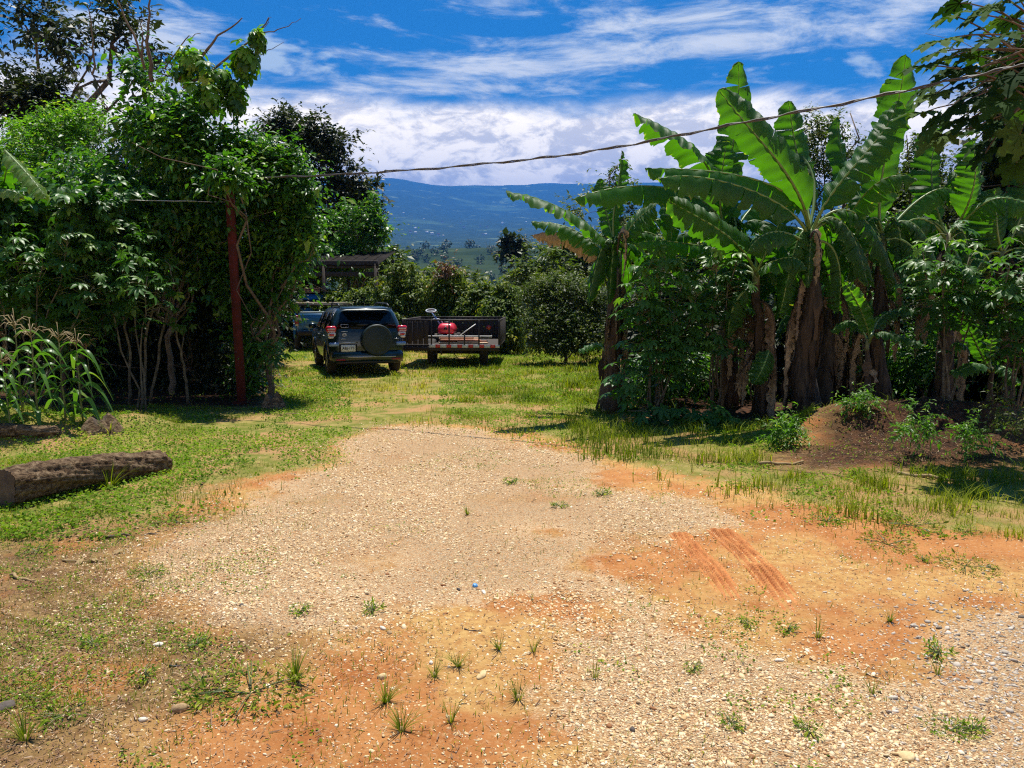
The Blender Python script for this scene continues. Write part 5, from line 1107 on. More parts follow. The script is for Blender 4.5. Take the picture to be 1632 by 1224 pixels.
def cassava(base, tops, label, Y=None, size=.17, n=26, r=.016, tmpl=PAL, mat='leafC', spread=.34, group='cassava shrubs', cat='cassava shrub', name='cassava_shrub', zdrop=0):
    b0 = np.asarray(base, float); root = empty(name, b0); tag(root, label, cat, group); lf = MB(); pet = MB(); paths = []
    for t in tops:
        t = np.asarray(t, float); paths.append(wavy(b0+rng.normal(0, .05, 3)*[1, 1, 0], t, 9, .06)); L_ = np.linalg.norm(t-b0); ax = unit(t-paths[-1][-3])
        k = int(n*1.5); u = rng.random(k)**.8; org = t-ax*(1-u)[:, None]*min(.9, L_*.45); a = np.arange(k)*2.4+rng.random()*6; el = rng.uniform(-.5, .7, k)+.5*u
        d = np.stack([np.cos(a)*np.cos(el), np.sin(a)*np.cos(el), np.sin(el)], 1); pl = rng.uniform(.5, 1.1, k)*spread; end = org+d*pl[:, None]-np.array([0, 0, .04])
        for o_, e_ in zip(org[::2], end[::2]): lf.tube([o_, (o_+e_)/2+[0, 0, .03], e_], [.005, .004, .003], 4, 1, cap=False)
        tip = unit(d*[1, 1, .2]-np.array([0, 0, .35])+rng.normal(0, .25, (k, 3))); nr = unit(np.array([0, 0, 1.0])+d*.5+rng.normal(0, .25, (k, 3)))
        lf.inst(tmpl[0], tmpl[1], end, frames(tip, nr), size*rng.uniform(.65, 1.2, k), 0, np.clip(.25+.5*u+.4*(rng.random(k)-.5), 0, 1))
    stems_and(root, b0, paths, r); lf.build('foliage', [M[mat], M['stemgreen']], root, loc=b0)
    return root
def thicket_left():
    # big vine covered tree in the middle left: several lobes of leaves over dark inside
    def lobe(name, base, ells, mat, lab, tm, size, nsub, nleaf=42, subr=.24, **k): return tree(name, base, [(e[0], e[1]) for e in ells], mat, lab, 'tree', None, tmpl=tm, size=size, nsub=nsub, nleaf=nleaf, subr=subr, r0=k.pop('r0', .06), fork=.35, **k)
    r = lobe('vine_covered_tree', gnd(265, 13.2), [E(235, 150, 13.2, 42, 42), E(225, 215, 12.8, 70, 60), E(300, 230, 12.6, 62, 50), E(215, 300, 12.5, 72, 60), E(310, 310, 12.7, 70, 60), E(370, 255, 12.8, 40, 50), E(250, 380, 12.9, 80, 60), E(330, 400, 13, 60, 60), E(180, 400, 13.2, 50, 60), E(275, 175, 13.0, 38, 45), E(330, 340, 12.7, 60, 50), E(270, 330, 12.2, 70, 60)], 'leafA',
        'tall vine covered tree in the middle of the left thicket with dead twigs on top', LF, .105, 88, inner=.2, subr=.28, gap=-.04, r0=.06, trunkmat='bark')
    # twigs
    b0 = np.array(r.location)
    for k, (pts, rr) in enumerate([([(240, 130), (236, 60), (240, -20)], .035), ([(232, 110), (215, 60), (190, 10), (175, -25)], .022), ([(285, 130), (330, 80), (350, 55), (388, 30)], .028), ([(290, 140), (340, 110), (400, 62), (432, 28)], .026), ([(400, 55), (440, 50), (480, 30)], .012),
                                   ([(375, 95), (420, 85), (452, 68)], .010), ([(150, 120), (146, 40), (142, -15)], .016), ([(262, 110), (300, 58), (320, 52)], .012), ([(226, 100), (228, 60), (226, 30)], .02), ([(400, 60), (425, 40), (432, 26)], .008)]):
        p = np.array([P(a, c, 12.7) for a, c in pts]); t = np.linspace(0, 1, 12); q = np.stack([np.interp(t, np.linspace(0, 1, len(p)), p[:, i]) for i in range(3)], 1)+rng.normal(0, .012, (12, 3))
        b = MB(); b.tube(q, np.linspace(rr, rr*.3, 12), 6); b.build('dead_branch', M['twig'], r, True, loc=b0)
    c = MB()
    for e in (E(300, 95, 12.7, 28, 30), E(345, 120, 12.6, 40, 28), E(390, 90, 12.6, 22, 30), E(330, 155, 12.6, 45, 22), E(375, 150, 12.6, 24, 40), E(410, 60, 12.6, 10, 14)):
        pts, d = blob_points(e[0], e[1], 60, .2); nn = len(pts); c.inst(PAL5[0], PAL5[1], pts, frames(unit(d+[0, 0, -.9]+rng.normal(0, .3, (nn, 3))), unit(d*.6+[0, 0, .8]+rng.normal(0, .3, (nn, 3)))), .17*rng.uniform(.6, 1.2, nn), 0, rng.random(nn))
    c.build('palmate_foliage', M['leafB'], r, loc=b0)
    lobe('leafy_tree', gnd(425, 12.6), [E(430, 265, 12.9, 55, 42), E(460, 300, 12.8, 44, 45), E(405, 320, 13.0, 60, 55), E(455, 370, 12.8, 50, 42), E(415, 420, 13.0, 50, 46), E(452, 410, 12.8, 28, 26), E(374, 282, 11.5, 26, 24, .2), E(398, 480, 13.0, 36, 45), E(432, 465, 12.8, 22, 32), E(405, 545, 12.7, 24, 50), E(392, 610, 12.8, 16, 40)], 'leafA',
         'bright green leafy tree leaning over the right side of the rusty post', LF, .095, 66, inner=.2, shell=.45, gap=-.06)
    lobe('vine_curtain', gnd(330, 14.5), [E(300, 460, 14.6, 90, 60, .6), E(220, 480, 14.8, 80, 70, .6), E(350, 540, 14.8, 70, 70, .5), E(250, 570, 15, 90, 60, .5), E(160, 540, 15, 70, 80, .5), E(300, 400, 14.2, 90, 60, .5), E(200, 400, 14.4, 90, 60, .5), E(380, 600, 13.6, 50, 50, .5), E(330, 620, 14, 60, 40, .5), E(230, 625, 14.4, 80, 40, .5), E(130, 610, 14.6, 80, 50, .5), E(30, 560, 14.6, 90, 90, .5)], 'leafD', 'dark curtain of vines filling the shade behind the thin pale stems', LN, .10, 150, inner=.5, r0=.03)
    # shrubs at left
    lobe('cassava_thicket', gnd(90, 11.9), [E(60, 350, 11.3, 80, 45), E(140, 345, 11.2, 60, 45), E(30, 420, 11.1, 80, 50), E(120, 420, 11, 70, 50), E(190, 430, 11.2, 50, 50), E(60, 490, 11.4, 90, 40), E(-50, 400, 11.4, 80, 90)], 'leafC', 'dense cassava thicket behind the corn at the far left', PAL5, .12, 70, 24, .26, inner=.25, r0=.04)
    lobe('vine_shrub', gnd(120, 13.6), [E(130, 290, 13.4, 60, 40), E(60, 330, 13.6, 70, 40), E(160, 350, 13.4, 50, 60)], 'leafA', 'dark green vine shrub under the yellow green tree at left', LN, .10, 70, inner=.3)
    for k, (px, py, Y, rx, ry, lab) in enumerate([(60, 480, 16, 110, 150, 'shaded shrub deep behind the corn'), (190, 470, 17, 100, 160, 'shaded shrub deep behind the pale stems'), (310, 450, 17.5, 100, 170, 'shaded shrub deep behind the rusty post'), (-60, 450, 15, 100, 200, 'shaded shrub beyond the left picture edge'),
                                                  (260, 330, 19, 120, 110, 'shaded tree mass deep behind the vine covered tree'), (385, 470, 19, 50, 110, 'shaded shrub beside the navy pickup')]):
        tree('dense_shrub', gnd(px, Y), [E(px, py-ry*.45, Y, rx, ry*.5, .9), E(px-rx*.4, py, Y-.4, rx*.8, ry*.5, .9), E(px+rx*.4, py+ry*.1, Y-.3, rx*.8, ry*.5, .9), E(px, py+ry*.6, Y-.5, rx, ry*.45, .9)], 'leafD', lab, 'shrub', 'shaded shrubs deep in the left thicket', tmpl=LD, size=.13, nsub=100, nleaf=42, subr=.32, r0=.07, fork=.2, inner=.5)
    for pts, lab in [([(205, 635), (208, 560), (195, 500), (200, 430)], 'leftmost pale bare sapling in the dark shade of the thicket'), ([(228, 625), (232, 540), (246, 480), (252, 440)], 'pale bare sapling standing second from the left in the thicket shade'), ([(236, 625), (258, 540), (272, 470), (278, 450)], 'pale leaning sapling, third of the bare stems left of the rusty post'),
                     ([(300, 640), (295, 590), (282, 540), (280, 510)], 'crooked pale sapling nearest the rusty post')]:
        p = np.array([P(a, c, 11.9-.2*i) for i, (a, c) in enumerate(pts)]); p[0, 2] = gz(p[0, 0], p[0, 1])-.02; t = np.linspace(0, 1, 14); q = np.stack([np.interp(t, np.linspace(0, 1, 4), p[:, i]) for i in range(3)], 1)+rng.normal(0, .008, (14, 3))
        root = empty('sapling', p[0]); tag(root, lab, 'sapling', 'bare saplings in the left thicket'); b = MB(); b.tube(q, np.linspace(.024, .010, 14), 7); b.build('stem', M['bark_pale'], root, True, loc=p[0])
        b = MB()
        for j in (7, 10, 12): e = q[j]+np.array([rng.uniform(-.5, .5), rng.uniform(-.3, .1), rng.uniform(.15, .5)]); b.tube(wavy(q[j], e, 6, .15), np.linspace(.010, .004, 6), 5)
        b.build('side_branch', M['bark_pale'], root, True, loc=p[0])
        b = MB(); nn = 14; c_ = np.repeat(q[-1:], nn, 0)+rng.normal(0, .16, (nn, 3)); b.inst(PAL5[0], PAL5[1], c_, randrot(nn, .6), .13*rng.uniform(.7, 1.2, nn), 0, rng.random(nn)); b.build('foliage', M['leafC'], root, loc=p[0])
    # cassava with sunlit tops in front of the dark
    cassava(gnd(210, 11.0), [P(195, 400, 10.9), P(235, 440, 10.8), P(150, 385, 10.9)], 'cassava shrub with sunlit leaf fans left of the bare saplings', n=24, size=.15)
    cassava(gnd(20, 10.6), [P(20, 380, 10.4), P(70, 420, 10.3), P(110, 370, 10.5), P(-10, 440, 10.3), P(150, 455, 10.5)], 'cassava shrub above the corn at the left edge', n=30, size=.15)
    cassava(gnd(425, 12.2), [P(425, 520, 11.9), P(440, 535, 11.8)], 'small bright cassava sprout beside the navy pickup', n=9, size=.15, r=.008, spread=.15)
def clump_right():
    cassava(gnd(1050, 10.4), [P(1030, 430, 10.3), P(1060, 410, 10.4), P(1090, 440, 10.3), P(1020, 480, 10.2), P(1075, 500, 10.1), P(1110, 470, 10.3), P(1050, 545, 10.1), P(1100, 545, 10.2)], 'large cassava shrub filling the gap between the lone banana plant and the clump', n=34, size=.15)
    cassava(gnd(1145, 11.0), [P(1140, 400, 10.2), P(1180, 395, 10.2), P(1160, 450, 10.3), P(1130, 500, 10.4)], 'cassava shrub under the broad rising banana leaf', n=24, size=.15)
    cassava(gnd(1520, 9.6), [P(1470, 395, 9.2), P(1510, 370, 9.3), P(1545, 410, 9.2), P(1500, 430, 9.1), P(1560, 455, 9.3)], 'cassava shrub with pale sunlit fans right of the tallest banana leaf', n=26, size=.15)
    cassava(gnd(1640, 9.2), [P(1610, 420, 8.9), P(1640, 380, 9.0), P(1600, 470, 8.9), P(1650, 450, 8.9), P(1620, 530, 8.9)], 'cassava shrub at the right picture edge under the papaya', n=26, size=.14)
    cassava(gnd(1170, 9.9), [P(1000, 655, 9.7), P(1080, 660, 9.6), P(1125, 655, 9.6), P(1150, 680, 9.4), P(1100, 690, 9.3), P(1180, 690, 9.4)], 'cut cassava branches lying in a heap at the foot of the banana clump', n=9, size=.19, r=.012, spread=.2, cat='cut branches', group='cut branches', name='branch_heap', tmpl=PAL)
    cassava(gnd(1000, 10.1), [P(1005, 610, 10.0), P(990, 585, 10.0), P(1015, 640, 9.9)], 'young cassava plant at the foot of the lone banana plant', n=8, size=.16, r=.008, spread=.2)
    tree('leafy_shrub', gnd(1100, 12), [E(1090, 580, 12, 60, 60, .5), E(1040, 600, 12, 40, 50, .5), E(1150, 590, 12.2, 50, 60, .5)], 'leafA', 'leafy undergrowth shrub between the banana trunks', 'shrub', size=.09, nsub=60, nleaf=34, subr=.22, r0=.04, tmpl=LN, fork=.2, inner=.3)
    tree('leafy_shrub', gnd(1470, 12), [E(1450, 580, 12, 60, 60, .5), E(1540, 560, 12.4, 60, 60, .5), E(1620, 560, 12, 50, 80, .5)], 'leafA', 'leafy undergrowth shrub behind the dirt mound', 'shrub', size=.09, nsub=60, nleaf=34, subr=.22, r0=.04, tmpl=LN, fork=.2, inner=.3)
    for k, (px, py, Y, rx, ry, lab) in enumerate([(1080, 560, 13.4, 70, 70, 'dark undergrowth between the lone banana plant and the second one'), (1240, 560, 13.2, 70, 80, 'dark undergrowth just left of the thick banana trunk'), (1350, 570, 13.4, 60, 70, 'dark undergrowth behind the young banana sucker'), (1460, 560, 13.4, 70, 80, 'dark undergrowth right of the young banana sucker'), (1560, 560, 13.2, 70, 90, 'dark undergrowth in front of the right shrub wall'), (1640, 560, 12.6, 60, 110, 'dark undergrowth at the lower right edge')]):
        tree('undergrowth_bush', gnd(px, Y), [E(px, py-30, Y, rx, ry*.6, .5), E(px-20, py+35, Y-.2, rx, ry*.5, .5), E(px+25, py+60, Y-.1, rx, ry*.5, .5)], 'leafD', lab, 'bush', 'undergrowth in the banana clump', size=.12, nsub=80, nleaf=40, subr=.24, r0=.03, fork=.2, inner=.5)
    for px, py, Y, h, w, lab in [(1440, 735, 7.7, 60, 14, 'small leafy weed shrub standing on the sunny foot of the dirt mound'), (1462, 725, 7.9, 90, 26, 'taller leafy weed shrub beside the small one on the dirt mound'), (1550, 735, 7.7, 70, 28, 'broad weed shrub at the right foot of the dirt mound'), (1600, 720, 7.9, 90, 40, 'shaded weed shrub at the right edge behind the grass strip'),
                                 (1240, 715, 8.6, 45, 10, 'upright weed left of the dirt mound'), (1265, 710, 8.7, 36, 9, 'second upright weed nearest the dirt mound'), (1370, 655, 9.2, 22, 26, 'low shaded weed on top of the dirt mound')]:
        g_ = G(px, py); Y = g_[1]; tree('weed_shrub', g_, [E(px, py-h*.75, Y, w*.8, h*.3), E(px-w*.4, py-h*.42, Y, w*.8, h*.3), E(px+w*.4, py-h*.4, Y, w*.8, h*.3)], 'leafO' if px > 1590 else 'leafB', lab, 'weed', 'weed shrubs around the dirt mound', tmpl=LN, size=.05, nsub=9, nleaf=24, subr=.12, r0=.006, fork=.2, inner=.0, shell=.2)
    # papaya tree top right
    b0 = gnd(1745, 8.6); root = empty('papaya_tree', b0); tag(root, 'papaya tree with large lobed leaves against the sky at the top right corner', 'papaya tree'); top = P(1690, 60, 8.4)
    b = MB(); w = wavy(b0, top, 10, .03); b.tube(w, np.linspace(.11, .06, 10), 12); b.build('trunk', M['bark_pale'], root, True, loc=b0)
    lf = MB(); pt = MB()
    for k, (px, py, Y) in enumerate([(1520, 25, 8), (1580, 10, 8.4), (1500, 65, 7.8), (1545, 55, 8.2), (1475, 105, 7.8), (1530, 110, 8), (1490, 150, 7.9), (1560, 150, 8.2), (1500, 185, 8.1), (1545, 190, 7.7), (1600, 200, 8.2), (1590, 60, 7.6), (1620, 120, 7.6), (1600, 160, 7.5), (1560, 90, 8.6), (1620, 30, 8.6), (1640, 230, 8.2), (1575, 225, 8.4), (1530, 5, 8.8), (1610, -20, 8.2), (1520, 140, 8.6), (1470, 180, 8.4),
                                     (1700, 60, 8), (1720, 120, 8.4), (1690, 180, 7.8), (1660, 0, 8), (1555, -25, 8.2), (1625, 75, 9), (1590, 110, 9), (1640, 170, 9), (1545, 210, 8.9), (1500, 215, 8.3), (1515, 90, 7.9), (1560, 25, 8), (1480, 140, 8.6), (1535, 165, 7.6), (1580, 185, 7.9), (1610, 145, 8.8), (1625, 215, 8), (1650, 100, 8.6), (1600, 30, 9), (1490, 85, 8.4), (1570, 245, 8.2), (1620, 260, 8.4)]):
        e_ = P(px, py, Y); o_ = w[-1]-(w[-1]-w[-4])*rng.random()*.7; m_ = (o_+e_)/2+np.array([0, 0, .12]); pt.tube(bez([o_, o_*.6+m_*.4, m_*.5+e_*.5+[0, 0, .06], e_], np.linspace(0, 1, 9)), np.linspace(.013, .006, 9), 6)
        for q in range(1):
            d = unit(e_-o_); lf.inst(PAPL[0], PAPL[1], e_[None], frames(unit((d*[1, 1, .1]-[0, 0, .35]+rng.normal(0, .15, 3))[None]), unit((np.array([0, 0, 1.0])+d*.4+rng.normal(0, .25, 3))[None])), np.array([rng.uniform(.25, .34)]), 0, rng.random(1))
    lf.build('foliage', M['leafP'], root, loc=b0); pt.build('petioles', M['twig'], root, True, loc=b0)
trees_back(); bushes(); thicket_left(); clump_right()

# ------------------------------------------------------------------ things lying and standing in the yard
def log_mesh(name, p0, p1, r0, r1, label, mat, seed=1, lump=.06):
    p0 = np.asarray(p0, float); p1 = np.asarray(p1, float); n = 140; m = 72; t = np.linspace(0, 1, n); ax = unit(p1-p0); u = unit(np.cross(ax, [0, 0, 1.0])); v = np.cross(u, ax); a = np.linspace(0, 2*math.pi, m, endpoint=False)
    A, T = np.meshgrid(a, t); L_ = np.linalg.norm(p1-p0); rr = (r0+(r1-r0)*T)*(1+lump*wob(np.cos(A)*2+seed*7, T*L_*3+np.sin(A)*2, 1.6)+.07*wob(np.cos(A)*9+seed, T*L_*7+np.sin(A)*9, 1.5)+.05*wob(np.cos(A)*14+seed, T*L_*20+np.sin(A)*14, 2.5))
    c = p0+(p1-p0)*T[..., None]+np.array([0, 0, 1])*(.02*np.sin(T*5))[..., None]; V = c+rr[..., None]*(np.cos(A)[..., None]*u+np.sin(A)[..., None]*v)
    i = np.arange((n-1)*m).reshape(n-1, m); j = (i//m)*m+(i % m+1) % m; Fc = np.stack([i, j, j+m, i+m], -1).reshape(-1, 4)
    V = V+np.array([0, 1, 0])*(.05*np.sin(T*3.3+seed))[..., None]-np.array([0, 0, 1])*(.04*(T > .97))[..., None]; root = empty(name, (p0+p1)/2); tag(root, label, 'log'); b = MB(); b.add(V.reshape(-1, 3), Fc[:, ::-1]); b.build('bark', M[mat], root, True, loc=(p0+p1)/2)
    for e, idx, sg in ((p0, 0, -1), (p1, n-1, 1)):
        b = MB(); ring = V[idx]; rings = [ring*(1-k)+ring.mean(0)*k+ax*sg*(.004+.006*k) for k in (0, .3, .6, .85)]
        VV = np.concatenate(rings); F_ = [(q*m+w_, q*m+(w_+1) % m, (q+1)*m+(w_+1) % m, (q+1)*m+w_) for q in range(3) for w_ in range(m)]+[tuple(3*m+w_ for w_ in range(m))]
        if sg < 0: F_ = [f[::-1] for f in F_]
        b.add(VV, F_); b.build('cut_end', M['cutwood'], root, True, loc=(p0+p1)/2)
    return root
def bark_mat():
    m = bpy.data.materials.new('log_bark'); m.use_nodes = True; nt = m.node_tree; N = nt.nodes; L = nt.links; b = N['Principled BSDF']; b.inputs['Roughness'].default_value = .95; b.inputs['Specular IOR Level'].default_value = .12
    tc = N.new('ShaderNodeTexCoord'); mp = N.new('ShaderNodeMapping'); mp.inputs['Rotation'].default_value = (0, 0, R(-25)); L.new(tc.outputs['Object'], mp.inputs[0])
    mp2 = N.new('ShaderNodeMapping'); mp2.inputs['Scale'].default_value = (9, 17, 17); L.new(mp.outputs[0], mp2.inputs[0])
    n = N.new('ShaderNodeTexNoise'); n.inputs['Scale'].default_value = 1.2; n.inputs['Detail'].default_value = 12; n.inputs['Roughness'].default_value = .72; n.inputs['Distortion'].default_value = .8; L.new(mp2.outputs[0], n.inputs['Vector'])
    n2 = N.new('ShaderNodeTexNoise'); n2.inputs['Scale'].default_value = 5; n2.inputs['Detail'].default_value = 8; L.new(tc.outputs['Object'], n2.inputs['Vector'])
    cr = N.new('ShaderNodeValToRGB'); e = cr.color_ramp.elements; e[0].position = .36; e[0].color = (.030, .018, .011, 1); e[1].position = .68; e[1].color = (.50, .37, .23, 1); q = e.new(.46); q.color = (.17, .105, .06, 1); q = e.new(.55); q.color = (.31, .21, .12, 1)
    L.new(n.outputs['Fac'], cr.inputs[0]); mx = N.new('ShaderNodeMix'); mx.data_type = 'RGBA'; mx.blend_type = 'MULTIPLY'; mx.inputs[0].default_value = .5; L.new(cr.outputs[0], mx.inputs[6]); L.new(n2.outputs['Fac'], mx.inputs[7]); L.new(mx.outputs[2], b.inputs['Base Color'])
    bp = N.new('ShaderNodeBump'); bp.inputs['Strength'].default_value = 1; bp.inputs['Distance'].default_value = .05; L.new(n.outputs['Fac'], bp.inputs['Height']); L.new(bp.outputs[0], b.inputs['Normal']); return m
M['logbark'] = bark_mat(); M['cutwood'] = mat_basic('cut_wood', (.07, .045, .03), .9, col2=(.14, .09, .05), nscale=12, bump=.3)
def at_ground(px, py, up=0.0): p = G(px, py); return np.array([p[0], p[1], gz(p[0], p[1])+up])
def yard():
    a = at_ground(4, 813); c = at_ground(262, 752)
    log_mesh('log', a+np.array([-.03, .05, .145]), c+np.array([-.02, .10, .115]), .145, .105, 'big felled log with cracked bark lying at the left edge of the yard', 'logbark', 1, .15)
    a = at_ground(-40, 702); c = at_ground(100, 690); log_mesh('log', a+np.array([0, 0, .08]), c+np.array([0, 0, .05]), .085, .06, 'thin half buried log behind the big log, covered by creeping plants', 'logbark', 2, .10)
    # stump pieces
    for px, py, r, h, lab in [(160, 684, .17, .12, 'low weathered stump poking from the mossy bank behind the log'), (434, 652, .14, .20, 'dark broken stump standing right of the rusty post')]:
        p = at_ground(px, py); n = 10; m = 24; V = []
        for i in range(n):
            t = i/(n-1)
            for k in range(m): q = 2*math.pi*k/m; rr = r*(1.15-.3*t)*(1+.16*math.sin(q*3+r*9)+.08*math.sin(q*7)); rr *= math.sqrt(max(.12, 1-.75*t*t)); V.append((rr*math.cos(q)*1.15, rr*math.sin(q), -.05+(h+.05)*t+(.05*math.sin(q*2+1)+.03*math.sin(q*5))*t))
        root = empty('stump', p); tag(root, lab, 'stump'); b = MB(); b.add(V, [(i*m+k, i*m+(k+1) % m, (i+1)*m+(k+1) % m, (i+1)*m+k) for i in range(n-1) for k in range(m)]); b.build('bark', M['logbark'], root, True)
        b = MB(); ring = np.array(V[-m:]); b.add(np.concatenate([ring*.985+[0, 0, -.004], ring*.5+[0, 0, h*.45]]), [(k, (k+1) % m, m+(k+1) % m, m+k) for k in range(m)]+[tuple(m+k for k in range(m))]); b.build('cut_top', M['cutwood'], root, True)
    # rusty post: a steel channel, with the cable on top
    p = at_ground(385, 643); top = P(364, 285, p[1]+.10); root = empty('metal_post', p); tag(root, 'rusty red steel post leaning slightly at the edge of the left thicket', 'post')
    ax = unit(top-p); L_ = np.linalg.norm(top-p); Rm = np.stack([unit(np.cross(ax, [0, -1, 0])), unit(np.cross(ax, np.cross(ax, [0, -1, 0]))), ax], 1)
    b = MB(); b.box(ax*L_/2, (.115, .012, L_+.1), .003, 0, Rm); b.build('web', M['rust'], root)
    for sx in (-1, 1): b = MB(); b.box(ax*L_/2+Rm @ np.array([sx*.060, .02, 0]), (.010, .055, L_+.1), .003, 0, Rm); b.build('flange', M['rust'], root)
    b = MB(); b.box(ax*.02, (.22, .2, .03), .006); b.build('base_plate', M['rust'], root)
    # cables
    t = np.linspace(0, 1, 60); px = [1720, 1632, 1535, 1440, 1320, 1200, 1100, 1000, 900, 816, 690, 580, 505, 400]; py = [82, 104, 124, 145, 170, 192, 212, 232, 248, 257, 269, 276, 280, 284]
    x_ = np.linspace(0, 1, len(px)); Yd = np.interp(x_, [0, 1], [6.7, 11.75]); K = np.array([P(a, c, d) for a, c, d in zip(px, py, Yd)])
    q = np.stack([np.interp(np.linspace(0, 1, 90), x_, K[:, i]) for i in range(3)], 1); q = np.apply_along_axis(lambda v: np.convolve(np.pad(v, 4, 'edge'), np.ones(9)/9, 'valid'), 0, q)
    q[:, 2] += .006*np.sin(np.arange(90)*.9)+.004*np.sin(np.arange(90)*2.1)
    root = empty('power_cable', q[45]); tag(root, 'long black overhead cable sagging across the sky from the post to the top right', 'cable')
    ang = np.arange(90)*.8
    for s_ in (0, math.pi): b = MB(); b.tube(q+.009*np.stack([0*ang, np.cos(ang+s_), np.sin(ang+s_)], 1), .0085, 6, cap=False); b.build('strand', M['cable'], root, True, loc=q[45])
    root_ = P(70, 316, 11.0); b = MB(); w = wavy(P(60, 316, 10.8), P(365, 322, 12.2), 20, .01); b.tube(w, .006, 5); tag(b.build('thin_wire', M['grey'], loc=root_), 'thin grey wire stretched through the leaves left of the rusty post', 'wire')
    # open shed behind the vehicles
    c = P(520, 440, 29); g0 = gz(c[0], c[1]); root = empty('open_shed', (c[0], c[1], g0)); tag(root, 'dark open sided shed roof on posts above the pickup trucks', 'shed')
    zt = P(520, 412, 29)[2]-g0; W_ = 4.6
    b = MB()
    for k in range(24): b.box((-W_/2+W_*(k+.5)/24, 0, zt+.02*(k % 2)), (W_/24+.01, 4.2, .025), .006, 0, rotx(.10))
    b.build('roof', M['tin'], root)
    b = MB(); b.box((0, -2.0, zt-.50), (W_, .10, .16), .01); b.build('front_beam', M['darkwood'], root)
    b = MB(); b.box((0, -2.02, zt-.17), (W_, .08, .26), .01); b.build('fascia', M['darkwood'], root)
    for k in range(6): b = MB(); b.cyl((-W_/2+.2+k*.84, -2, zt-.5), (-W_/2+.4+k*.84, -2, zt-.2), .03, 6); b.build('strut', M['darkwood'], root)
    for x in (-W_/2+.1, 0.4, W_/2-.1):
        for y in (-2, 2): b = MB(); b.cyl((x, y, -.3), (x, y, zt-.1), .07, 10); b.build('post', M['darkwood'], root)
def corn():
    def blade(mb, o, d, ln, w, droop, up=.9):
        n = 12; t = np.linspace(0, 1, n); side = unit(np.cross(d, [0, 0, 1.0])); c = o+d*(ln*t*.75)[:, None]+np.array([0, 0, 1])*(ln*(up*t*.8-droop*t**2.2))[:, None]; wd = w*np.clip(t/.12, .35, 1)*np.clip((1-t)/.5, 0.03, 1)**.7
        tw = np.sin(t*4+o[2]*9)*.5; V = []
        for i in range(n): s_ = side*math.cos(tw[i])+np.array([0, 0, 1])*math.sin(tw[i]); V += [c[i]-s_*wd[i]+[0, 0, wd[i]*.5], c[i], c[i]+s_*wd[i]+[0, 0, wd[i]*.5]]
        mb.add(V, [(i*3+j, i*3+j+1, i*3+j+4, i*3+j+3) for i in range(n-1) for j in range(2)], 0, np.clip(.25+.5*rng.random()+.25*t.repeat(3), 0, 1))
    def plant():
        root = empty('corn_plant', (0, 0, 0)); hgt = .95
        b = MB(); b.tube(wavy((0, 0, -.03), (0.02, 0, hgt), 10, .02), np.linspace(.014, .006, 10), 8); b.build('stalk', M['stemgreen'], root, True)
        b = MB()
        for k in range(11):
            z = .10+.85*k/11; a = (k % 2)*math.pi+rng.normal(0, .45); d = np.array([math.cos(a), math.sin(a), 0]); blade(b, np.array([0, 0, z]), d, rng.uniform(.40, .62), rng.uniform(.028, .042), rng.uniform(.9, 1.6))
        b.build('leaves', M['corn'], root, True)
        b = MB(); b.tube([(0.02, 0, hgt-.02), (0.02, 0, hgt+.26)], [.005, .003], 5)
        for k in range(11): a = rng.uniform(0, 6.28); e = np.array([math.cos(a)*.17, math.sin(a)*.17, rng.uniform(.0, .16)]); b.tube([(0.02, 0, hgt+.02+.008*k), np.array([.02, 0, hgt+.05])+e*.6+[0, 0, .05], np.array([.02, 0, hgt+.04])+e], [.004, .004, .003], 4)
        b.build('tassel', M['tassel'], root); return root
    ps = [plant(), plant(), plant()]
    spots = [(62, 672, 1.0, 'tall corn plant with wide open tassel, second clear stalk from the left'), (104, 668, .95, 'corn plant in the middle of the row with a curled leaf tip'), (132, 672, .92, 'corn plant at the right end of the row with long arched leaf'), (18, 690, .80, 'corn plant nearest the left edge, closest to the log'),
             (-12, 672, 1.0, 'corn plant cut by the left picture edge'), (84, 650, 1.05, 'corn plant standing a little behind the middle of the row'), (36, 655, 1.0, 'corn plant standing behind the left pair'), (150, 655, .95, 'half shaded corn plant behind the right end of the row')]
    for k, (px, py, s_, lab) in enumerate(spots):
        p = at_ground(px, py); o = ps[k] if k < 3 else copy_tree(ps[k % 3]); o.location = Vector(p); o.rotation_euler = (0, 0, [0, .3, -.2, 2.7, 3.3, 3.0, .5, 3.4][k]); o.scale = (s_, s_, s_); tag(o, lab, 'corn plant', 'corn plants at the left')
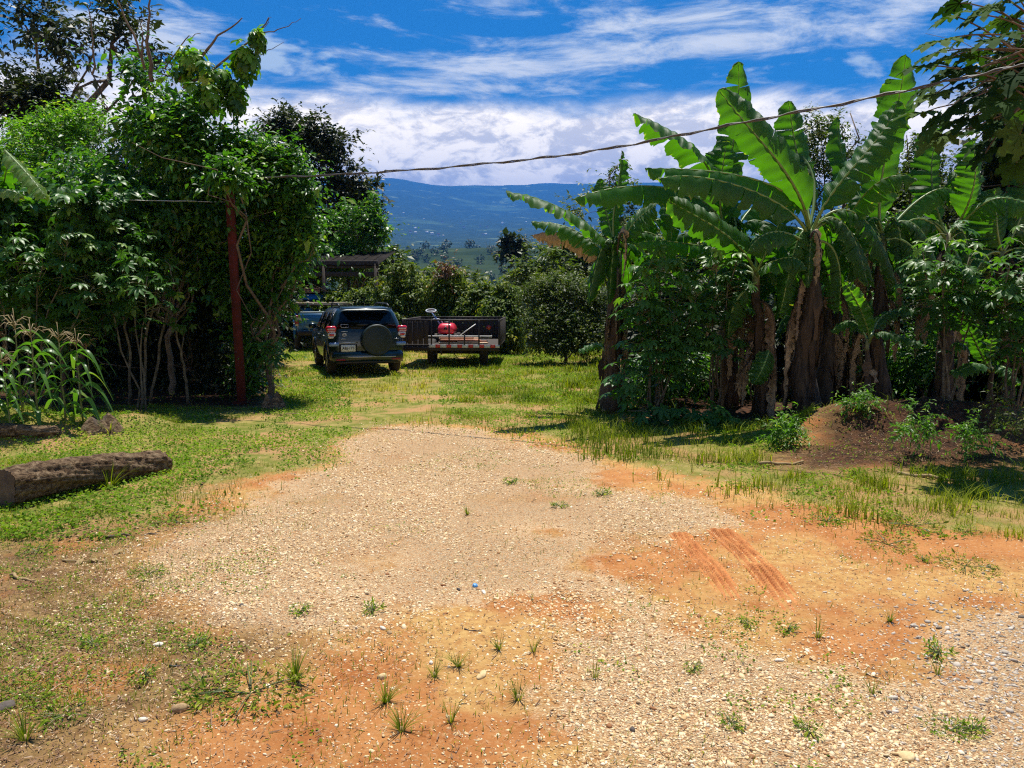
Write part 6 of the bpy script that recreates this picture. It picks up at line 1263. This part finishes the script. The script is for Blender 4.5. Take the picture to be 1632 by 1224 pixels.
def weeds():
    def tuft(n, h, w, wide, mat='grass', name='grass_tuft'):
        root = empty(name, (0, 0, 0)); b = MB()
        a = rng.uniform(0, 6.28, n); hh = h*rng.uniform(.5, 1.1, n); lean = rng.uniform(.1, wide, n)
        for i in range(n):
            d = np.array([math.cos(a[i]), math.sin(a[i]), 0]); t = np.linspace(0, 1, 6); c = d*(hh[i]*lean[i]*t**1.3)[:, None]+np.array([0, 0, 1])*(hh[i]*(t-.35*lean[i]*t*t))[:, None]+d*.01; s_ = np.cross(d, [0, 0, 1]); wd = w*np.clip(1.05-t, .05, 1)
            V = []
            for j in range(6): V += [c[j]-s_*wd[j], c[j]+s_*wd[j]]
            b.add(V, [(2*j, 2*j+1, 2*j+3, 2*j+2) for j in range(5)], 0, float(np.clip(rng.normal(.45, .25), 0, 1)))
        b.build('blades', M[mat], root); b = MB(); b.tube([(0, 0, -.02), (0, 0, .02)], [.012, .006], 6); b.build('root_crown', M['straw'], root); return root
    def broad(n, r, h, size, mat='clover', name='broadleaf_weed', tm=LN):
        root = empty(name, (0, 0, 0)); b = MB(); a = rng.uniform(0, 6.28, n); rr = r*np.sqrt(rng.random(n)); pts = np.stack([rr*np.cos(a), rr*np.sin(a)*.8, .006+h*rng.random(n)*(1-.6*rr/r)], 1); out = unit(np.stack([np.cos(a), np.sin(a), .4+0*a], 1))
        leaves(b, pts, out, tm, size, 0, .05, .5); b.build('foliage', M[mat], root); b = MB()
        for k in range(6): q = rng.uniform(0, 6.28); b.tube([(0, 0, 0), (r*.4*math.cos(q), r*.4*math.sin(q), h*.5), (r*.8*math.cos(q), r*.8*math.sin(q), h*.6)], [.003, .002, .0015], 4)
        b.build('stems', M['stemgreen'], root); return root
    T = [tuft(26, .09, .0022, .9), tuft(44, .12, .0024, 1.2), tuft(14, .085, .002, .7)]; B = [broad(190, .12, .035, .020), broad(360, .20, .04, .021, 'grass'), broad(90, .055, .035, .017)]
    lay = [(615, 1120, T, 1, 1.0, 'wide low grass tuft in the front centre of the yard, left of the flat stone'), (692, 1078, T, 0, 1.0, 'upright bright grass tuft just left of the flat tan stone'), (730, 1062, T, 1, .8, 'spreading pale grass tuft above the flat tan stone'), (795, 1035, T, 0, 1.0, 'pale grass tuft on the front red soil, highest of its cluster'),
           (850, 1038, T, 2, 1.1, 'thin pale grass tuft right of the highest front tuft'), (826, 1115, T, 0, 1.1, 'dry upright grass tuft right of the flat tan stone'), (948, 1080, T, 2, 1.1, 'thin bright green grass tuft alone on the gravel at front'), (640, 1165, T, 1, .9, 'pale leaning grass tuft near the bottom edge'), (718, 1150, T, 2, 1.2, 'narrow grass tuft near the bottom centre'),
           (470, 1085, T, 1, 1.3, 'large bright grass tuft at the right end of the front weed patch'), (400, 1105, B, 1, 1.3, 'broad green weed patch in front left of the red soil'), (330, 1105, B, 0, 1.2, 'leafy weed at the left end of the front weed patch'), (315, 1030, B, 2, 1.3, 'fine feathery weed on the dry soil at left'), (30, 1110, B, 1, .8, 'leafy weed at the left edge near the bottom corner'),
           (40, 1180, T, 1, 1.1, 'grass tuft in the bottom left corner'), (100, 1140, B, 0, 1.0, 'spreading weed right of the bottom left corner tuft'), (230, 1080, B, 2, 1.3, 'small weed left of the brown round stone'), (1320, 832, B, 0, 1.3, 'round dark weed on the red soil below the right grass strip'), (1415, 868, B, 1, 1.1, 'flat spreading weed mat on the red soil, nearest the tyre marks side'),
           (1455, 838, B, 1, 1.3, 'bushy dark weed standing at the edge of the right grass strip'), (1538, 902, B, 1, 1.0, 'flat spreading weed mat on the sand at right'), (1540, 848, B, 0, .9, 'small weed between the two right weed mats and the grass'), (1470, 893, B, 2, 1.0, 'tiny weed between the two flat weed mats'), (1418, 990, T, 0, .9, 'dark upright weed alone on the sand at right'),
           (1303, 1015, T, 2, 1.4, 'single tall thin weed on the sand with its shadow'), (1255, 1006, B, 2, 1.2, 'small low weed left of the single thin weed'), (1193, 998, B, 2, 1.0, 'small weed at the lower end of the tyre marks'), (1495, 1045, B, 2, 1.5, 'leafy weed at the crossing of red soil and road gravel'), (1495, 1075, T, 2, 1.0, 'thin weed just below the leafy one by the road gravel'),
           (1390, 1105, T, 2, 1.0, 'thin upright weed on the gravel at lower right'), (1515, 1165, B, 0, .8, 'weed beside the road gravel near the bottom right corner'), (1550, 1165, B, 2, 1.1, 'small weed on the edge of the road gravel at the bottom right'), (1165, 1155, B, 2, 1.0, 'tiny green weed on the gravel near the bottom, right of centre'), (1290, 1168, B, 2, 1.1, 'tiny green weed in the bottom right gravel'), (1105, 1068, B, 2, .9, 'tiny weed in the gravel below the tyre marks'),
           (175, 778, T, 1, 2.6, 'large arching grass plant in front of the big log'), (175, 690, T, 0, 2.8, 'tall grass blades beside the low weathered stump'), (270, 830, B, 1, .9, 'bright green weed clump right of the big log'), (745, 820, T, 1, .7, 'dry tuft in the middle of the far gravel'), (893, 808, B, 2, 1.3, 'small green weed in the far gravel, right of the dry tuft'), (815, 770, B, 2, 1.5, 'small green weed where gravel meets grass'),
           (960, 790, B, 2, 1.6, 'low weed on the right part of the far gravel'), (595, 975, B, 2, 1.3, 'greyish weed at the upper edge of the front red soil'), (480, 975, B, 2, 1.2, 'small weed on the pale stones at left'), (235, 915, B, 0, 1.0, 'weed patch on the dry soil left of the gravel'), (150, 1030, B, 2, 1.3, 'small weed in the middle of the dry soil at left'), (60, 880, B, 0, 1.1, 'weed patch below the big log')]
    used = set()
    for px, py, S_, k, sc_, lab in lay:
        src = S_[k]; o = src if id(src) not in used else copy_tree(src); used.add(id(src)); p = at_ground(px, py); o.location = Vector(p); o.rotation_euler = (0, 0, rng.uniform(0, 6.28)); o.scale = (sc_,)*3; tag(o, lab, 'weed' if S_ is B else 'grass tuft', 'weeds and tufts in the yard')
def stones():
    def stone(px, py, s_, lab, mat, sd):
        p = at_ground(px, py); n, m = 10, 16; V = []; r_ = np.random.RandomState(sd); ph = r_.uniform(0, 6.28, 6)
        for i in range(1, n):
            th = math.pi*i/n
            for k in range(m): f = 2*math.pi*k/m; q = 1+.13*math.sin(2*f+ph[0])+.08*math.sin(3*f+ph[1]+th*2)+.06*math.sin(5*f+ph[2]); V.append((s_[0]*q*math.sin(th)**.8*math.cos(f), s_[1]*q*math.sin(th)**.8*math.sin(f), s_[2]*(math.cos(th)+.35)*(1+.1*math.sin(f+ph[3]))))
        V += [(0, 0, s_[2]*1.33), (0, 0, -s_[2]*.6)]; q0 = (n-1)*m
        Fc = [((i*m+k), ((i+1)*m+k), ((i+1)*m+(k+1) % m), (i*m+(k+1) % m)) for i in range(n-2) for k in range(m)]+[(q0, k, (k+1) % m) for k in range(m)]+[(q0+1, (n-2)*m+(k+1) % m, (n-2)*m+k) for k in range(m)]
        b = MB(); b.add(V, Fc); o = b.build('stone', M[mat], smooth=True); o.location = Vector(p); o.rotation_euler = (0, 0, r_.uniform(0, 3)); tag(o, lab, 'stone')
        return o
    M['st_y'] = mat_basic('yellowish_stone', (.52, .36, .16), .85, col2=(.66, .50, .26), nscale=25, bump=.4); M['st_w'] = mat_basic('whitish_stone', (.72, .64, .50), .8, col2=(.55, .46, .34), nscale=25, bump=.3)
    M['st_b'] = mat_basic('brown_stone', (.24, .15, .07), .85, col2=(.42, .28, .13), nscale=20, bump=.4); M['st_d'] = mat_basic('dark_stone', (.06, .045, .035), .8, col2=(.12, .09, .07), nscale=25, bump=.3)
    for i, a in enumerate([(768, 1077, (.040, .017, .011), 'flat elongated tan stone on the red soil at front centre', 'st_y'), (609, 1081, (.020, .016, .016), 'pale yellowish stone left of the bright grass tuft', 'st_y'), (285, 1132, (.030, .024, .020), 'round brown stone with a dark shadow at the lower left', 'st_b'), (228, 1148, (.018, .014, .010), 'small white stone just left of the round brown one', 'st_w'),
                           (253, 1029, (.026, .016, .012), 'white oval stone on the dry soil at left', 'st_w'), (610, 1002, (.020, .012, .009), 'small white stone at the left edge of the front red soil', 'st_w'), (621, 1009, (.018, .012, .008), 'small brown stone touching the white one on the red soil', 'st_b'), (687, 1057, (.013, .010, .008), 'tiny whitish stone behind the front grass tufts', 'st_w'),
                           (1008, 1164, (.016, .010, .009), 'small dark stone on the gravel near the bottom centre', 'st_d'), (1308, 1176, (.032, .020, .010), 'pinkish flat stone among pebbles at lower right', 'st_y'), (1445, 1207, (.036, .024, .012), 'flat tan stone at the very bottom right', 'st_y'), (1242, 1053, (.020, .012, .008), 'white stone on the sand in the lower right', 'st_w'), (1563, 1072, (.016, .010, .008), 'pale stone on the grey road gravel', 'st_w'),
                           (928, 985, (.016, .010, .008), 'small brown stone on the mid gravel', 'st_b'), (385, 965, (.016, .010, .008), 'small dark stone on the left gravel border', 'st_d'), (8, 1130, (.045, .03, .020), 'dark half buried stone at the left edge', 'st_d'), (731, 940, (.016, .010, .008), 'dark pebble left of the blue bottle cap', 'st_d'), (771, 944, (.024, .012, .007), 'pale flat stone right of the blue bottle cap', 'st_w'), (490, 944, (.016, .010, .006), 'reddish flat stone on the gravel at left', 'st_b')]):
        stone(a[0], a[1], a[2], a[3], a[4], i)
    p = at_ground(757, 935, .004); b = MB(); b.tube([(0, 0, 0), (0, 0, .008)], [.016, .015], 24); b.tube([(0, 0, .008), (0, 0, .011)], [.012, .010], 20); o = b.build('bottle_cap', mat_basic('blue_plastic', (.10, .30, .58), .4)); o.location = Vector(p); o.rotation_euler = (.3, .2, 0); tag(o, 'small blue bottle cap lying on the gravel', 'bottle cap')
    for px0, py0, px1, py1, r_, mt, lab in [(100, 894, 172, 897, .007, 'straw', 'long pale stick lying on the dry soil at left'), (168, 858, 280, 849, .009, 'twig', 'dark stick lying below the right end of the big log'), (18, 919, 56, 928, .011, 'straw', 'short pale stick at the left edge under the long one'), (270, 1063, 304, 1061, .006, 'black', 'short black stick on the dry soil at lower left'),
                                       (400, 660, 480, 664, .014, 'straw', 'pale fallen branch at the foot of the rusty post'), (740, 1003, 768, 1007, .004, 'twig', 'thin twig on the front red soil'), (1380, 1075, 1400, 1082, .004, 'twig', 'bent twig on the sand at lower right'), (1210, 742, 1280, 738, .02, 'straw', 'pale rotten branch below the dirt mound on the left'), (1430, 756, 1540, 770, .02, 'straw', 'long pale branch lying in front of the dirt mound')]:
        p0, p1 = at_ground(px0, py0, r_), at_ground(px1, py1, r_); b = MB(); b.tube(wavy(p0, p1, 9, .12), np.linspace(r_, r_*.5, 9), 6); tag(b.build('stick', M[mt], loc=p0), lab, 'stick')
    for k, (px, py, lab) in enumerate([(128, 898, 'curled pale dry leaf beside the long pale stick'), (150, 896, 'curled pale dry leaf right of its twin near the long stick'), (285, 808, 'upright pale dry leaf right of the big log'), (322, 772, 'brown dry leaf near the right end of the big log'), (190, 882, 'small whitish dry leaf above the dry soil at left')]):
        p = at_ground(px, py, .004); V = []; n = 7
        for i in range(n):
            t = i/(n-1); w = .022*math.sin(math.pi*min(.98, t+.06))**.7
            for q in (-1, 0, 1): V.append((q*w, t*.09-.045, .012*abs(q)+.018*math.sin(t*3)))
        b = MB(); b.add(V, [(i*3+j, i*3+j+1, i*3+j+4, i*3+j+3) for i in range(n-1) for j in range(2)], 0, .45); o = b.build('dry_leaf', M['straw' if k != 3 else 'dry']); o.location = Vector(p); o.rotation_euler = (.2 if k != 2 else 1.1, .1, k*1.3); o.scale = (.8, .9, .5); tag(o, lab, 'leaf')
yard(); corn(); weeds(); stones()
